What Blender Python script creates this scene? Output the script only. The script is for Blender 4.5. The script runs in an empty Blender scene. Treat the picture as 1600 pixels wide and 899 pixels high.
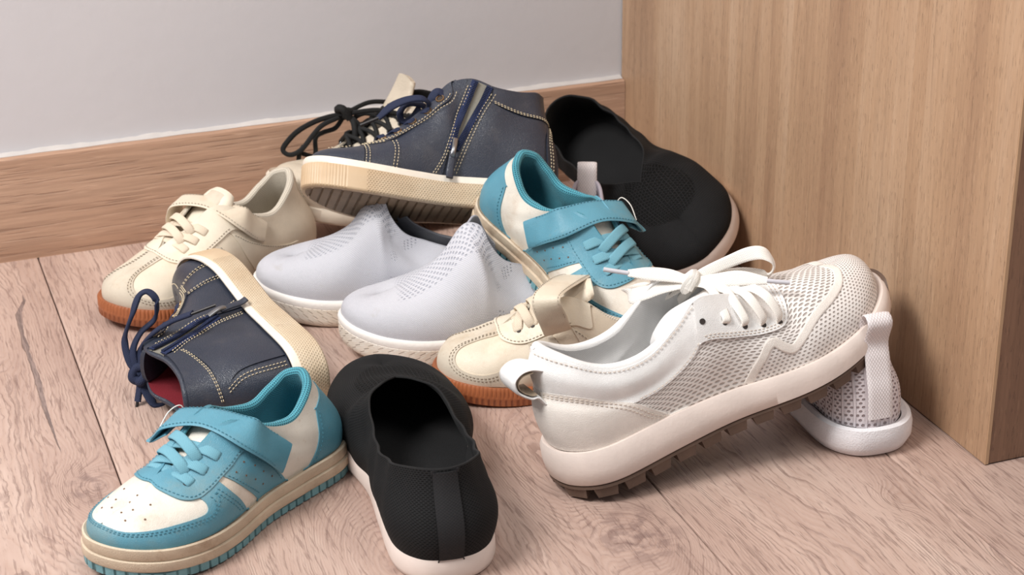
import bpy, bmesh, math, random
import numpy as np
from mathutils import Vector, Matrix, Euler
from mathutils.geometry import delaunay_2d_cdt

SC = bpy.context.scene
COL = SC.collection
# ---------------------------------------------------------------- camera
F_PX, PITCH, ROLL, YAW = 2941.448, 0.420509, -0.0116785, 0.3531135
CAM_LOC = Vector((-0.155291, -1.793561, 0.737894))
_fw = Vector((math.sin(YAW)*math.cos(PITCH), math.cos(YAW)*math.cos(PITCH), -math.sin(PITCH)))
_r0 = Vector((math.cos(YAW), -math.sin(YAW), 0)); _u0 = _r0.cross(_fw)
_rt = _r0*math.cos(ROLL)+_u0*math.sin(ROLL); _up = _u0*math.cos(ROLL)-_r0*math.sin(ROLL)
cd = bpy.data.cameras.new('camera'); cam = bpy.data.objects.new('camera', cd); COL.objects.link(cam)
M = Matrix((_rt, _up, -_fw)).transposed().to_4x4(); M.translation = CAM_LOC
cam.matrix_world = M
cd.sensor_width = 36; cd.lens = 36*F_PX/1600; cd.clip_start = .05
cd.dof.use_dof = True; cd.dof.focus_distance = 1.50; cd.dof.aperture_fstop = 13
SC.camera = cam
# ---------------------------------------------------------------- light
w = bpy.data.worlds.new('world'); SC.world = w; w.use_nodes = True
w.node_tree.nodes['Background'].inputs[0].default_value = (.90, .95, 1, 1)
w.node_tree.nodes['Background'].inputs[1].default_value = .24
def area(name, loc, target, sx, sy, power, col):
    l = bpy.data.lights.new(name, 'AREA'); l.shape = 'RECTANGLE'; l.size = sx; l.size_y = sy; l.energy = power; l.color = col
    o = bpy.data.objects.new(name, l); COL.objects.link(o); o.location = loc
    o.rotation_euler = (Vector(target)-Vector(loc)).to_track_quat('-Z', 'Y').to_euler(); return o
area('softbox_light', (-1.30, -.85, 2.15), (.35, -.35, 0), .9, .9, 60, (1, .985, .965))
area('ceiling_light', (.9, -1.7, 2.6), (.5, -.2, .1), 1.2, 1.2, 18, (1, .97, .93))
SC.view_settings.view_transform = 'Standard'; SC.view_settings.look = 'None'
SC.view_settings.exposure = 0.40; SC.view_settings.gamma = 1; SC.view_settings.use_curve_mapping = False
# ---------------------------------------------------------------- materials
def lin(c):
    return tuple(((v/255)/12.92 if v/255 <= .04045 else ((v/255+.055)/1.055)**2.4) for v in c)+(1,)
class NT:
    def __init__(s, name):
        s.m = bpy.data.materials.new(name); s.m.use_nodes = True; s.t = s.m.node_tree
        s.b = s.t.nodes['Principled BSDF']
    def n(s, typ, **kw):
        nd = s.t.nodes.new(typ)
        for k, v in kw.items():
            if k.startswith('i_'):
                key = k[2:]; key = int(key) if key.isdigit() else key.replace('_', ' ')
                s.put(nd.inputs[key], v)
            else: setattr(nd, k, v)
        return nd
    def put(s, sock, v):
        if isinstance(v, bpy.types.NodeSocket): s.t.links.new(v, sock)
        elif isinstance(v, bpy.types.Node): s.t.links.new(v.outputs[0], sock)
        else: sock.default_value = v
    def math(s, op, a, b=0.0, c=None, clamp=False):
        nd = s.n('ShaderNodeMath', operation=op, use_clamp=clamp); s.put(nd.inputs[0], a); s.put(nd.inputs[1], b)
        if c is not None: s.put(nd.inputs[2], c)
        return nd.outputs[0]
    def mix(s, f, a, b, mode='MIX'):
        nd = s.n('ShaderNodeMix', data_type='RGBA', blend_type=mode); s.put(nd.inputs[0], f)
        s.put(nd.inputs[6], a); s.put(nd.inputs[7], b); return nd.outputs[2]
    def ramp(s, f, stops):
        nd = s.n('ShaderNodeValToRGB'); s.put(nd.inputs[0], f); e = nd.color_ramp.elements
        while len(e) > 1: e.remove(e[-1])
        for i, (p, c) in enumerate(stops):
            x = e[0] if i == 0 else e.new(p)
            x.position = p; x.color = c if len(c) == 4 else lin(c)
        return nd.outputs[0]
    def coord(s, which='Object', scale=(1, 1, 1), loc=None):
        tc = s.n('ShaderNodeTexCoord'); mp = s.n('ShaderNodeMapping'); s.put(mp.inputs[0], tc.outputs[which]); mp.inputs[3].default_value = scale
        if loc is not None: s.put(mp.inputs[1], loc)
        return mp.outputs[0]
    def noise(s, vec, scale, detail=4, rough=.55, dist=0.0):
        nd = s.n('ShaderNodeTexNoise'); s.put(nd.inputs['Vector'], vec); nd.inputs['Scale'].default_value = scale
        nd.inputs['Detail'].default_value = detail; nd.inputs['Roughness'].default_value = rough; nd.inputs['Distortion'].default_value = dist
        return nd.outputs['Fac']
    def smooth(s, v, a, b):
        nd = s.n('ShaderNodeMapRange', interpolation_type='SMOOTHSTEP'); s.put(nd.inputs[0], v); nd.inputs[1].default_value = a; nd.inputs[2].default_value = b
        return nd.outputs[0]
    def bump(s, h, dist=.001, strength=1.0):
        nd = s.n('ShaderNodeBump'); s.put(nd.inputs['Height'], h); nd.inputs['Distance'].default_value = dist; nd.inputs['Strength'].default_value = strength
        s.put(s.b.inputs['Normal'], nd.outputs[0])
    def cells(s, sx, sy, stagger=True, uv=None):
        """cell coordinates of a (staggered) grid on the UV map (metres)"""
        sp = s.n('ShaderNodeSeparateXYZ'); s.put(sp.inputs[0], uv if uv is not None else s.coord('UV'))
        y = s.math('MULTIPLY', sp.outputs[1], 1/sy); x = s.math('MULTIPLY', sp.outputs[0], 1/sx)
        if stagger:
            row = s.math('FLOOR', y); x = s.math('ADD', x, s.math('MULTIPLY', s.math('FLOORED_MODULO', row, 2.0), .5))
        fx = s.math('SUBTRACT', s.math('FRACT', x), .5); fy = s.math('SUBTRACT', s.math('FRACT', y), .5)
        return fx, fy, sp
    def dots(s, sx, sy, rx, ry, soft=.08, stagger=True, uv=None):
        fx, fy, _ = s.cells(sx, sy, stagger, uv)
        d = s.math('SQRT', s.math('ADD', s.math('POWER', s.math('DIVIDE', fx, rx), 2.0), s.math('POWER', s.math('DIVIDE', fy, ry), 2.0)))
        return s.smooth(d, 1+soft*4, 1-soft*4)      # 1 inside the hole
MATS = {}
def leather(name, col, rough=.42, grain=.00018, gs=900, var=.06, dirt=None, dirt_amt=.0, dirt_scale=28, wr=.0):
    t = NT(name); oc = t.coord(); c = lin(col)
    n1 = t.noise(oc, 30, 5)
    lo = tuple(v*(1-var*2) for v in c[:3])+(1,); hi = tuple(min(1, v*(1+var)) for v in c[:3])+(1,)
    cc = t.ramp(n1, [(.3, lo), (.7, hi)])
    if dirt:
        n2 = t.noise(oc, dirt_scale, 7, .68)
        cc = t.mix(t.math('MULTIPLY', t.smooth(n2, .50, .72), dirt_amt), cc, lin(dirt))
        n3 = t.noise(oc, 260, 3, .6)
        cc = t.mix(t.math('MULTIPLY', t.smooth(n3, .62, .75), dirt_amt*.6), cc, lin(dirt))
    t.put(t.b.inputs['Base Color'], cc); t.b.inputs['Roughness'].default_value = rough
    v = t.n('ShaderNodeTexVoronoi', feature='DISTANCE_TO_EDGE'); t.put(v.inputs['Vector'], oc); v.inputs['Scale'].default_value = gs
    h = t.math('ADD', t.math('MULTIPLY', t.smooth(v.outputs[0], 0, .25), .6), t.math('MULTIPLY', t.noise(oc, 140, 3), 1.2+wr*6))
    t.bump(h, grain, .8); MATS[name] = t.m; return t.m
def plain(name, col, rough=.5, metal=0.0, var=.05, ns=40, bump=0.0, bs=300):
    t = NT(name); oc = t.coord(); c = lin(col)
    cc = t.ramp(t.noise(oc, ns, 5), [(.3, tuple(v*(1-var*2) for v in c[:3])+(1,)), (.7, tuple(min(1, v*(1+var)) for v in c[:3])+(1,))])
    t.put(t.b.inputs['Base Color'], cc); t.b.inputs['Roughness'].default_value = rough; t.b.inputs['Metallic'].default_value = metal
    if bump: t.bump(t.noise(oc, bs, 4, .6), bump)
    MATS[name] = t.m; return t.m
def weave(name, col, dark, sx, sy, rx=.3, ry=.3, depth=.0004, rough=.85, stagger=True, amt=1.0, dirt=None, sheen=0.0):
    """knit / mesh cloth on the UV map: staggered dots as recesses"""
    t = NT(name); c = lin(col); d = t.dots(sx, sy, rx, ry, stagger=stagger); oc = t.coord()
    n = t.noise(oc, 35, 4); base = t.ramp(n, [(.3, tuple(v*.9 for v in c[:3])+(1,)), (.7, c)])
    if dirt: base = t.mix(t.math('MULTIPLY', t.smooth(t.noise(oc, 22, 6, .65), .52, .75), .5), base, lin(dirt))
    t.put(t.b.inputs['Base Color'], t.mix(t.math('MULTIPLY', d, amt), base, lin(dark))); t.b.inputs['Roughness'].default_value = rough
    h = t.math('ADD', t.math('MULTIPLY', d, -1.0), t.math('MULTIPLY', t.noise(oc, 1500, 2), .35)); t.bump(h, depth)
    t.b.inputs['Sheen Weight'].default_value = sheen
    MATS[name] = t.m; return t.m
def grey_knit():
    t = NT('grey knit'); uv = t.coord('UV'); oc = t.coord()
    fine = t.dots(.0016, .0011, .36, .34)
    big = t.dots(.0052, .0036, .20, .26)
    sp = t.n('ShaderNodeSeparateXYZ'); t.put(sp.inputs[0], oc)
    # the coarse stitches sit on the vamp only
    zx = t.math('MULTIPLY', t.smooth(sp.outputs[0], .125, .130), t.smooth(sp.outputs[0], .215, .205))
    zy = t.smooth(t.math('ABSOLUTE', sp.outputs[1]), .028, .024)
    zone = t.math('MULTIPLY', t.math('MULTIPLY', zx, zy), t.smooth(sp.outputs[2], .03, .04))
    bz = t.math('MULTIPLY', big, zone)
    # small ladder marks on the ankle
    lad = t.math('MULTIPLY', t.dots(.0036, .0036, .2, .22, stagger=False), t.smooth(t.noise(t.coord(scale=(1, 1, 1)), 55, 1, .2), .53, .56))
    lad = t.math('MULTIPLY', lad, t.smooth(sp.outputs[0], .130, .122))
    c = t.mix(t.math('MULTIPLY', fine, .55), lin((214, 213, 219)), lin((158, 160, 171)))
    c = t.mix(t.math('MULTIPLY', t.math('MAXIMUM', bz, lad), .6), c, lin((150, 156, 172)))
    c = t.mix(t.math('MULTIPLY', t.smooth(t.noise(oc, 45, 5, .6), .62, .75), .25), c, lin((170, 160, 145)))
    t.put(t.b.inputs['Base Color'], c); t.b.inputs['Roughness'].default_value = .9
    h = t.math('ADD', t.math('MULTIPLY', fine, -.3), t.math('MULTIPLY', t.math('MAXIMUM', bz, lad), -1.2)); t.bump(h, .0008)
    MATS['grey knit'] = t.m
def black_knit():
    t = NT('black knit'); oc = t.coord(); fine = t.dots(.0030, .0021, .34, .34, .05); big = t.dots(.0046, .0038, .35, .35)
    sp = t.n('ShaderNodeSeparateXYZ'); t.put(sp.inputs[0], oc)
    r = t.math('SQRT', t.math('ADD', t.math('POWER', t.math('DIVIDE', t.math('SUBTRACT', sp.outputs[0], .205), .036), 2.0), t.math('POWER', t.math('DIVIDE', sp.outputs[1], .034), 2.0)))
    zone = t.math('MULTIPLY', t.smooth(r, 1.05, .95), t.smooth(sp.outputs[2], .04, .045))
    bz = t.math('MULTIPLY', big, zone)
    c = t.mix(fine, lin((30, 30, 31)), lin((4, 4, 5))); c = t.mix(bz, c, lin((3, 3, 3)))
    t.put(t.b.inputs['Base Color'], c); t.b.inputs['Roughness'].default_value = .8
    t.b.inputs['Specular IOR Level'].default_value = .22
    t.bump(t.math('ADD', t.math('MULTIPLY', fine, -.7), t.math('MULTIPLY', bz, -1.2)), .0009)
    MATS['black knit'] = t.m
def white_mesh():
    """perforated white upper: elongated holes, finer ones round the toe"""
    t = NT('white perforated'); oc = t.coord(); sp = t.n('ShaderNodeSeparateXYZ'); t.put(sp.inputs[0], oc)
    a = t.dots(.0068, .0036, .30, .25, .09); b = t.dots(.0045, .0040, .22, .22, .1)
    uv = t.n('ShaderNodeSeparateXYZ'); t.put(uv.inputs[0], t.coord('UV'))
    ARC, WS = .3640, .1123
    aw = t.math('DIVIDE', t.math('ABSOLUTE', uv.outputs[1]), WS); uu = t.math('DIVIDE', uv.outputs[0], ARC)
    lim = t.ramp(uu, [(p, (v, v, v, 1)) for p, v in ((.13, 0.0), (.155, .25), (.195, .42), (.245, .52), (.305, .60), (.355, .68), (.388, .76), (.425, .62), (.465, .78), (.51, 1.0))])
    sel = t.smooth(t.math('SUBTRACT', aw, lim), -.005, .005)
    m = t.mix(sel, a, b); hole = m
    base = t.ramp(t.noise(oc, 25, 4), [(.3, (226, 219, 214)), (.7, (238, 233, 229))])
    t.put(t.b.inputs['Base Color'], t.mix(t.math('MULTIPLY', hole, .62), base, lin((120, 98, 84)))); t.b.inputs['Roughness'].default_value = .5
    t.bump(t.math('ADD', t.math('MULTIPLY', hole, -1.0), t.math('MULTIPLY', t.noise(oc, 900, 2), .1)), .0010)
    MATS['white perforated'] = t.m
def white_knit():
    t = NT('white ribbed knit'); oc = t.coord(); sp = t.n('ShaderNodeSeparateXYZ'); t.put(sp.inputs[0], t.coord('UV'))
    hole = t.dots(.0055, .0036, .26, .28)
    x = t.math('FRACT', t.math('MULTIPLY', sp.outputs[0], 1/.011)); rib = t.smooth(t.math('ABSOLUTE', t.math('SUBTRACT', x, .5)), .16, .10)
    h2 = t.math('MULTIPLY', hole, t.math('SUBTRACT', 1.0, rib))
    base = t.ramp(t.noise(oc, 25, 4), [(.3, (214, 203, 206)), (.7, (230, 222, 224))])
    t.put(t.b.inputs['Base Color'], t.mix(t.math('MULTIPLY', h2, .8), base, lin((125, 105, 105)))); t.b.inputs['Roughness'].default_value = .9
    t.bump(t.math('ADD', t.math('ADD', t.math('MULTIPLY', h2, -1.0), t.math('MULTIPLY', rib, .8)), t.math('MULTIPLY', t.noise(oc, 1300, 2), .3)), .0011)
    MATS['white ribbed knit'] = t.m
def cord(name, col, pitch=.0016, depth=.0003, rough=.8):
    """woven band: fine cross ribs on the UV map"""
    t = NT(name); fx, fy, sp = t.cells(pitch, pitch*.7, True); h = t.math('ABSOLUTE', fx); c = lin(col)
    t.put(t.b.inputs['Base Color'], t.mix(t.smooth(h, .3, .5), c, tuple(v*.72 for v in c[:3])+(1,))); t.b.inputs['Roughness'].default_value = rough
    t.bump(t.math('MULTIPLY', h, -1.0), depth); MATS[name] = t.m; return t.m
def wood(name, stops, axis, grain, line, plank=False, knot=0.0, rough=.45, lineamt=.6, pore=.5, contrast=1.0):
    """oak decor: cathedral contour lines, pores and soft bands running along 'axis'"""
    t = NT(name); oi = t.n('ShaderNodeObjectInfo'); rnd = t.n('ShaderNodeCombineXYZ')
    r = oi.outputs['Random'] if plank else 0.37
    for i, k in enumerate((37.0, 71.0, 13.0)): t.put(rnd.inputs[i], t.math('MULTIPLY', r, k))
    sc = [1, 1, 1]; sc[axis] = grain
    v = t.coord('Object', tuple(sc), rnd.outputs[0])
    big = t.noise(v, 3.2, 3, .5, .6)
    warp = t.noise(v, 9, 4, .6)
    f = t.math('ADD', t.math('MULTIPLY', big, 1.0), t.math('MULTIPLY', warp, .12))
    ph = t.math('FRACT', t.math('MULTIPLY', f, line))
    ln = t.smooth(ph, .72, 1.0)                                      # sharp on one side like a growth ring
    sc2 = [1, 1, 1]; sc2[axis] = .035
    v2 = t.coord('Object', tuple(sc2), rnd.outputs[0])
    v2w = t.n('ShaderNodeVectorMath', operation='ADD'); t.put(v2w.inputs[0], v2)
    wv = t.n('ShaderNodeCombineXYZ'); t.put(wv.inputs[0], t.math('MULTIPLY', warp, .012)); t.put(wv.inputs[1], t.math('MULTIPLY', warp, .012) if axis != 1 else 0.0)
    t.put(v2w.inputs[1], wv.outputs[0])
    fib = t.noise(v2w.outputs[0], 260, 4, .65); bands = t.noise(v2, 16, 3, .5)
    porev = t.smooth(t.noise(v2w.outputs[0], 420, 2, .5), .56, .70)
    col = t.ramp(t.math('ADD', t.math('MULTIPLY', bands, .65), t.math('MULTIPLY', big, .35)), stops)
    dark = tuple(x*.62 for x in lin(stops[0][1])[:3])+(1,)
    gate = t.smooth(t.noise(v, 7, 4, .6), .35, .62)
    lnm = t.math('MULTIPLY', t.math('MULTIPLY', ln, t.smooth(fib, .3, .6)), t.math('MULTIPLY', gate, lineamt))
    col = t.mix(lnm, col, dark)
    col = t.mix(t.math('MULTIPLY', t.smooth(fib, .62, .38), .30*contrast), col, dark)
    col = t.mix(t.math('MULTIPLY', porev, pore), col, dark)
    sc3 = [1, 1, 1]; sc3[axis] = .05
    col = t.mix(t.math('MULTIPLY', t.smooth(t.noise(t.coord('Object', tuple(sc3), rnd.outputs[0]), 340, 2), .62, .72), .35), col, tuple(min(1, x*1.3) for x in lin(stops[-1][1])[:3])+(1,))
    if knot:
        k = t.noise(t.coord('Object', (1, 1, 1) if axis != 1 else (1, .22, 1), rnd.outputs[0]), 7.5, 5, .7, .8)
        col = t.mix(t.math('MULTIPLY', t.smooth(k, .66, .74), knot), col, lin((96, 74, 68)))
    if plank:
        col = t.mix(1.0, col, t.ramp(r, [(0, (.92, .90, .90, 1)), (1, (1.03, 1.02, 1.02, 1))]), 'MULTIPLY')
    t.put(t.b.inputs['Base Color'], col)
    t.put(t.b.inputs['Roughness'], t.math('ADD', rough, t.math('MULTIPLY', porev, .2)))
    t.bump(t.math('ADD', t.math('MULTIPLY', lnm, -1.0), t.math('ADD', t.math('MULTIPLY', porev, -.8), t.math('MULTIPLY', fib, .4))), .00035)
    MATS[name] = t.m; return t.m
def cabinetwood(name, stops, across):
    """light oak veneer in upright staves of differing tone, grain along z"""
    t = NT(name); oc = t.coord(); sp = t.n('ShaderNodeSeparateXYZ'); t.put(sp.inputs[0], oc); A = sp.outputs[across]
    v = t.coord('Object', (1, 1, .10)); low = t.noise(v, 5, 3, .5); mid = t.noise(v, 22, 3, .6)
    cc = t.n('ShaderNodeCombineXYZ'); t.put(cc.inputs[0], t.math('ADD', A, t.math('MULTIPLY', t.noise(t.coord('Object', (1, 1, .05)), 9, 2), .012)))
    vo = t.n('ShaderNodeTexVoronoi', voronoi_dimensions='1D'); t.put(vo.inputs['W'], t.math('MULTIPLY', t.math('ADD', A, t.math('MULTIPLY', low, .004)), 10.0))
    sv = t.n('ShaderNodeSeparateXYZ'); t.put(sv.inputs[0], vo.outputs['Color']); stave = sv.outputs[0]
    off = t.math('MULTIPLY', sv.outputs[1], 3.0)
    f = t.math('ADD', t.math('ADD', t.math('MULTIPLY', A, 1.0), t.math('MULTIPLY', low, .22)), t.math('ADD', t.math('MULTIPLY', mid, .012), off))
    ph = t.math('FRACT', t.math('MULTIPLY', f, 110.0))
    st = t.coord('Object', (1, 1, .03)); fib = t.noise(st, 520, 4, .65); streak = t.noise(st, 120, 3, .6)
    st2 = t.coord('Object', (1, 1, .12)); pore = t.smooth(t.noise(st2, 700, 2), .60, .72)
    tone = t.math('ADD', t.math('MULTIPLY', stave, .12), t.math('ADD', t.math('MULTIPLY', t.noise(t.coord('Object', (1, 1, .12)), 16, 3), .62), .14))
    col = t.ramp(tone, stops); dk = tuple(x*.60 for x in lin(stops[0][1])[:3])+(1,); lt = tuple(min(1, x*1.25) for x in lin(stops[-1][1])[:3])+(1,)
    col = t.mix(t.math('MULTIPLY', t.math('MULTIPLY', t.smooth(ph, .55, 1.0), t.smooth(streak, .40, .65)), .34), col, dk)
    col = t.mix(t.math('MULTIPLY', t.smooth(fib, .42, .62), .16), col, dk); col = t.mix(t.math('MULTIPLY', pore, .28), col, dk)
    col = t.mix(t.math('MULTIPLY', t.smooth(t.noise(st2, 420, 2), .60, .70), .22), col, lt)
    t.put(t.b.inputs['Base Color'], col); t.b.inputs['Roughness'].default_value = .5
    t.bump(t.math('ADD', t.math('MULTIPLY', pore, -1.0), t.math('MULTIPLY', fib, .4)), .0003); MATS[name] = t.m; return t.m
def wallpaint():
    t = NT('wall paint'); oc = t.coord()
    t.put(t.b.inputs['Base Color'], t.ramp(t.noise(oc, 2.5, 5, .6), [(.35, (207, 205, 209)), (.65, (211, 209, 212))])); t.b.inputs['Roughness'].default_value = .75
    t.bump(t.noise(oc, 60, 6, .6), .0003); MATS['wall paint'] = t.m
wallpaint(); grey_knit(); black_knit(); white_mesh(); white_knit()
def floorwood():
    """pinkish oak laminate: growth-ring lines that flow round knots, short pores, one long healed crack"""
    t = NT('floor laminate'); oi = t.n('ShaderNodeObjectInfo'); r = oi.outputs['Random']
    rnd = t.n('ShaderNodeCombineXYZ')
    for i, k in enumerate((37.0, 71.0, 13.0)): t.put(rnd.inputs[i], t.math('MULTIPLY', r, k))
    oc = t.coord(); sp = t.n('ShaderNodeSeparateXYZ'); t.put(sp.inputs[0], oc); X, Y = sp.outputs[0], sp.outputs[1]
    low = t.noise(t.coord('Object', (1, .30, 1), rnd.outputs[0]), 7, 2, .5); mid = t.noise(t.coord('Object', (1, .45, 1), rnd.outputs[0]), 26, 3, .6)
    fine = t.noise(t.coord('Object', (1, .7, 1)), 150, 3, .6)
    f = t.math('ADD', t.math('ADD', X, t.math('MULTIPLY', low, .16)), t.math('ADD', t.math('MULTIPLY', mid, .016), t.math('MULTIPLY', fine, .0022)))
    kn = None
    for cx, cy, sx, sy, A in ((-.025, -.478, .022, .034, .045), (.345, -.700, .045, .055, -.060), (.545, -.725, .014, .022, .022), (.145, -.66, .05, .11, .055), (-.028, -.62, .03, .05, -.03), (.10, -.30, .03, .12, .03), (.30, -.55, .03, .08, .03)):
        g = t.math('EXPONENT', t.math('MULTIPLY', t.math('ADD', t.math('POWER', t.math('DIVIDE', t.math('SUBTRACT', X, cx), sx), 2.0), t.math('POWER', t.math('DIVIDE', t.math('SUBTRACT', Y, cy), sy), 2.0)), -1.0))
        f = t.math('ADD', f, t.math('MULTIPLY', g, A))
        if abs(A) >= .045 and cx != .145: kn = g if kn is None else t.math('MAXIMUM', kn, g)
    ph = t.math('FRACT', t.math('MULTIPLY', f, 270.0)); ph2 = t.math('FRACT', t.math('MULTIPLY', f, 57.0))
    st = t.coord('Object', (1, .09, 1), rnd.outputs[0]); fib = t.noise(st, 420, 3, .6); streak = t.noise(st, 150, 3, .6)
    l1 = t.math('MULTIPLY', t.smooth(ph, .62, .97), t.smooth(streak, .40, .62)); l2 = t.math('MULTIPLY', t.smooth(ph2, .84, .99), t.smooth(t.noise(oc, 30, 3), .38, .55))
    gate = t.smooth(t.noise(t.coord('Object', (1, .35, 1), rnd.outputs[0]), 14, 3), .30, .62)
    line = t.math('MAXIMUM', t.math('MULTIPLY', l1, t.math('MULTIPLY', gate, .55)), t.math('MULTIPLY', l2, .50))
    pore = t.math('MULTIPLY', t.smooth(fib, .52, .68), .50)
    tone = t.math('ADD', t.math('MULTIPLY', t.noise(t.coord('Object', (1, .2, 1), rnd.outputs[0]), 12, 4), .7), t.math('MULTIPLY', streak, .3))
    col = t.ramp(tone, [(.34, (160, 132, 119)), (.5, (181, 154, 140)), (.66, (199, 175, 161))])
    dk = lin((118, 92, 84))
    col = t.mix(t.math('MULTIPLY', t.smooth(ph, .05, .5), .10), col, lin((232, 214, 206)))
    col = t.mix(pore, col, dk); col = t.mix(line, col, dk)
    veil = t.math('MULTIPLY', t.smooth(t.noise(t.coord('Object', (1, .4, 1), rnd.outputs[0]), 20, 5, .65), .56, .75), .30)
    col = t.mix(veil, col, lin((150, 128, 122)))
    col = t.mix(t.math('MULTIPLY', t.math('MULTIPLY', t.smooth(kn, .35, .9), t.smooth(t.noise(oc, 70, 4, .65), .42, .6)), .55), col, lin((112, 90, 86)))
    # the healed crack in the left plank: x as a function of y
    tn = t.n('ShaderNodeMapRange'); t.put(tn.inputs[0], Y); tn.inputs[1].default_value = -.45; tn.inputs[2].default_value = -.08
    ys = [(-.0260, -.083), (-.0262, -.101), (-.0350, -.129), (-.0372, -.165), (-.0380, -.202), (-.0368, -.270), (-.0382, -.335), (-.0375, -.385), (-.0366, -.415)]
    pth = t.ramp(tn.outputs[0], sorted([((y+.45)/.37, ((x+.06)*20,)*3+(1,)) for x, y in ys]))
    wd = t.ramp(tn.outputs[0], sorted([((y+.45)/.37, (v,)*3+(1,)) for y, v in ((-.42, 0.0), (-.40, .10), (-.33, .55), (-.28, .75), (-.215, .45), (-.205, .95), (-.18, .45), (-.13, .8), (-.10, .35), (-.085, 0.0))]))
    dx = t.math('ABSOLUTE', t.math('SUBTRACT', t.math('ADD', X, t.math('MULTIPLY', t.math('SUBTRACT', fine, .5), .0020)), t.math('SUBTRACT', t.math('DIVIDE', pth, 20.0), .06)))
    cr = t.math('MULTIPLY', t.smooth(t.math('SUBTRACT', dx, t.math('MULTIPLY', wd, .0034)), .0006, -.0004), t.smooth(wd, .0, .06))
    col = t.mix(t.math('MULTIPLY', cr, .85), col, t.mix(t.smooth(fib, .4, .6), lin((96, 82, 80)), lin((140, 122, 116))))
    col = t.mix(1.0, col, t.ramp(r, [(0, (.93, .91, .91, 1)), (1, (1.03, 1.02, 1.02, 1))]), 'MULTIPLY')
    t.put(t.b.inputs['Base Color'], col); t.put(t.b.inputs['Roughness'], t.math('ADD', .40, t.math('MULTIPLY', line, .3)))
    t.bump(t.math('ADD', t.math('MULTIPLY', t.math('MAXIMUM', line, cr), -1.0), t.math('ADD', t.math('MULTIPLY', pore, -.8), t.math('MULTIPLY', fib, .25))), .00045)
    MATS['floor laminate'] = t.m
floorwood()
wood('skirting oak', [(.32, (160, 124, 102)), (.5, (184, 148, 124)), (.68, (204, 172, 149))], 0, .12, 6, rough=.42, lineamt=.3, pore=.45)
cabinetwood('cabinet oak', [(.36, (160, 126, 99)), (.5, (178, 144, 114)), (.66, (192, 161, 133))], 1)
cabinetwood('cabinet oak shaded', [(.30, (112, 82, 64)), (.5, (134, 101, 80)), (.70, (150, 116, 94))], 0)  # side panel's oak darkened; the front face's shade is painted into the colour
plain('edge band', (190, 155, 122), .45, var=.04); plain('subfloor', (52, 40, 36), .9); plain('caulk', (196, 190, 186), .6)
leather('white leather aged', (226, 219, 207), .42, dirt=(176, 140, 104), dirt_amt=.42, dirt_scale=16)
leather('white leather', (240, 238, 236), .40, grain=.00022)
leather('white leather cream', (236, 228, 220), .42, grain=.00022)
leather('teal leather', (88, 147, 167), .45, dirt=(146, 138, 112), dirt_amt=.30, dirt_scale=14)
leather('navy leather', (46, 51, 64), .36, gs=700, grain=.0002, dirt=(120, 112, 104), dirt_amt=.12)
leather('cream leather', (222, 208, 187), .45, dirt=(196, 168, 136), dirt_amt=.35)
leather('cream leather pale', (228, 216, 196), .42, dirt=(206, 182, 150), dirt_amt=.3)
leather('suede', (206, 194, 176), .9, gs=1500, dirt=(178, 150, 116), dirt_amt=.6, dirt_scale=20)
leather('beige leather', (206, 192, 172), .5, gs=500, grain=.0004)
leather('dirty midsole', (212, 194, 170), .6, grain=.0003, var=.08, dirt=(150, 116, 86), dirt_amt=.6, dirt_scale=18); plain('teal rubber', (112, 158, 166), .6, var=.15, bump=.0005)
plain('white rubber', (236, 230, 224), .5, var=.03, bump=.0003); plain('white foam', (232, 228, 230), .75, bump=.0006, bs=700)
plain('cream foam', (224, 209, 200), .55, var=.04, bump=.0002)
plain('gum rubber', (158, 92, 56), .42, var=.08); plain('brown rubber', (98, 78, 66), .6, var=.15, bump=.0005)
plain('foxing cream', (222, 200, 170), .5, var=.10, ns=30); plain('foxing white', (232, 222, 208), .45, var=.05); plain('sole taupe', (132, 112, 90), .65, var=.10)
plain('scuffed white rubber', (222, 208, 190), .55, var=.08, ns=40)
plain('dark eyelet', (52, 44, 40), .7); plain('brass', (170, 140, 105), .3, 1.0); plain('steel', (150, 150, 152), .28, 1.0); plain('fog plastic', (200, 198, 204), .35)
plain('black plastic', (34, 30, 30), .4); plain('thread cream', (206, 190, 160), .8); plain('thread teal', (70, 128, 146), .8); plain('thread pale', (214, 200, 186), .8)
plain('thread grey', (150, 138, 122), .8); plain('hole', (110, 84, 66), .9)
plain('black lining', (16, 15, 16), .95, bump=.0006, bs=900); plain('red lining', (120, 20, 34), .95, bump=.0004, bs=700); plain('grey felt', (132, 128, 118), .95, bump=.0005, bs=900)
plain('insole cream', (190, 180, 162), .9, bump=.0003, bs=900); plain('loop underside', (150, 132, 112), .95, bump=.0008, bs=600)
weave('teal mesh', (84, 164, 180), (36, 100, 118), .0022, .0018, .34, .34, sheen=.1); weave('cream mesh', (218, 208, 192), (176, 164, 146), .0020, .0016)
weave('white lining', (232, 231, 230), (214, 213, 212), .0016, .0016, depth=.0002, rough=.6)
weave('grey inner', (196, 196, 204), (150, 152, 164), .0016, .0013); weave('lavender lining', (206, 198, 208), (184, 176, 190), .0016, .0016)
cord('teal lace', (112, 166, 183)); cord('navy lace', (25, 35, 64), .0018, .0005); cord('black lace', (14, 14, 15), .0018, .0005); cord('white lace', (244, 238, 230)); cord('cream lace', (222, 206, 184))
cord('navy tape', (24, 38, 76), .0022, .0006); cord('white webbing', (228, 220, 220), .0026, .0006); cord('black webbing', (20, 19, 22), .0026, .0005)
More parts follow.
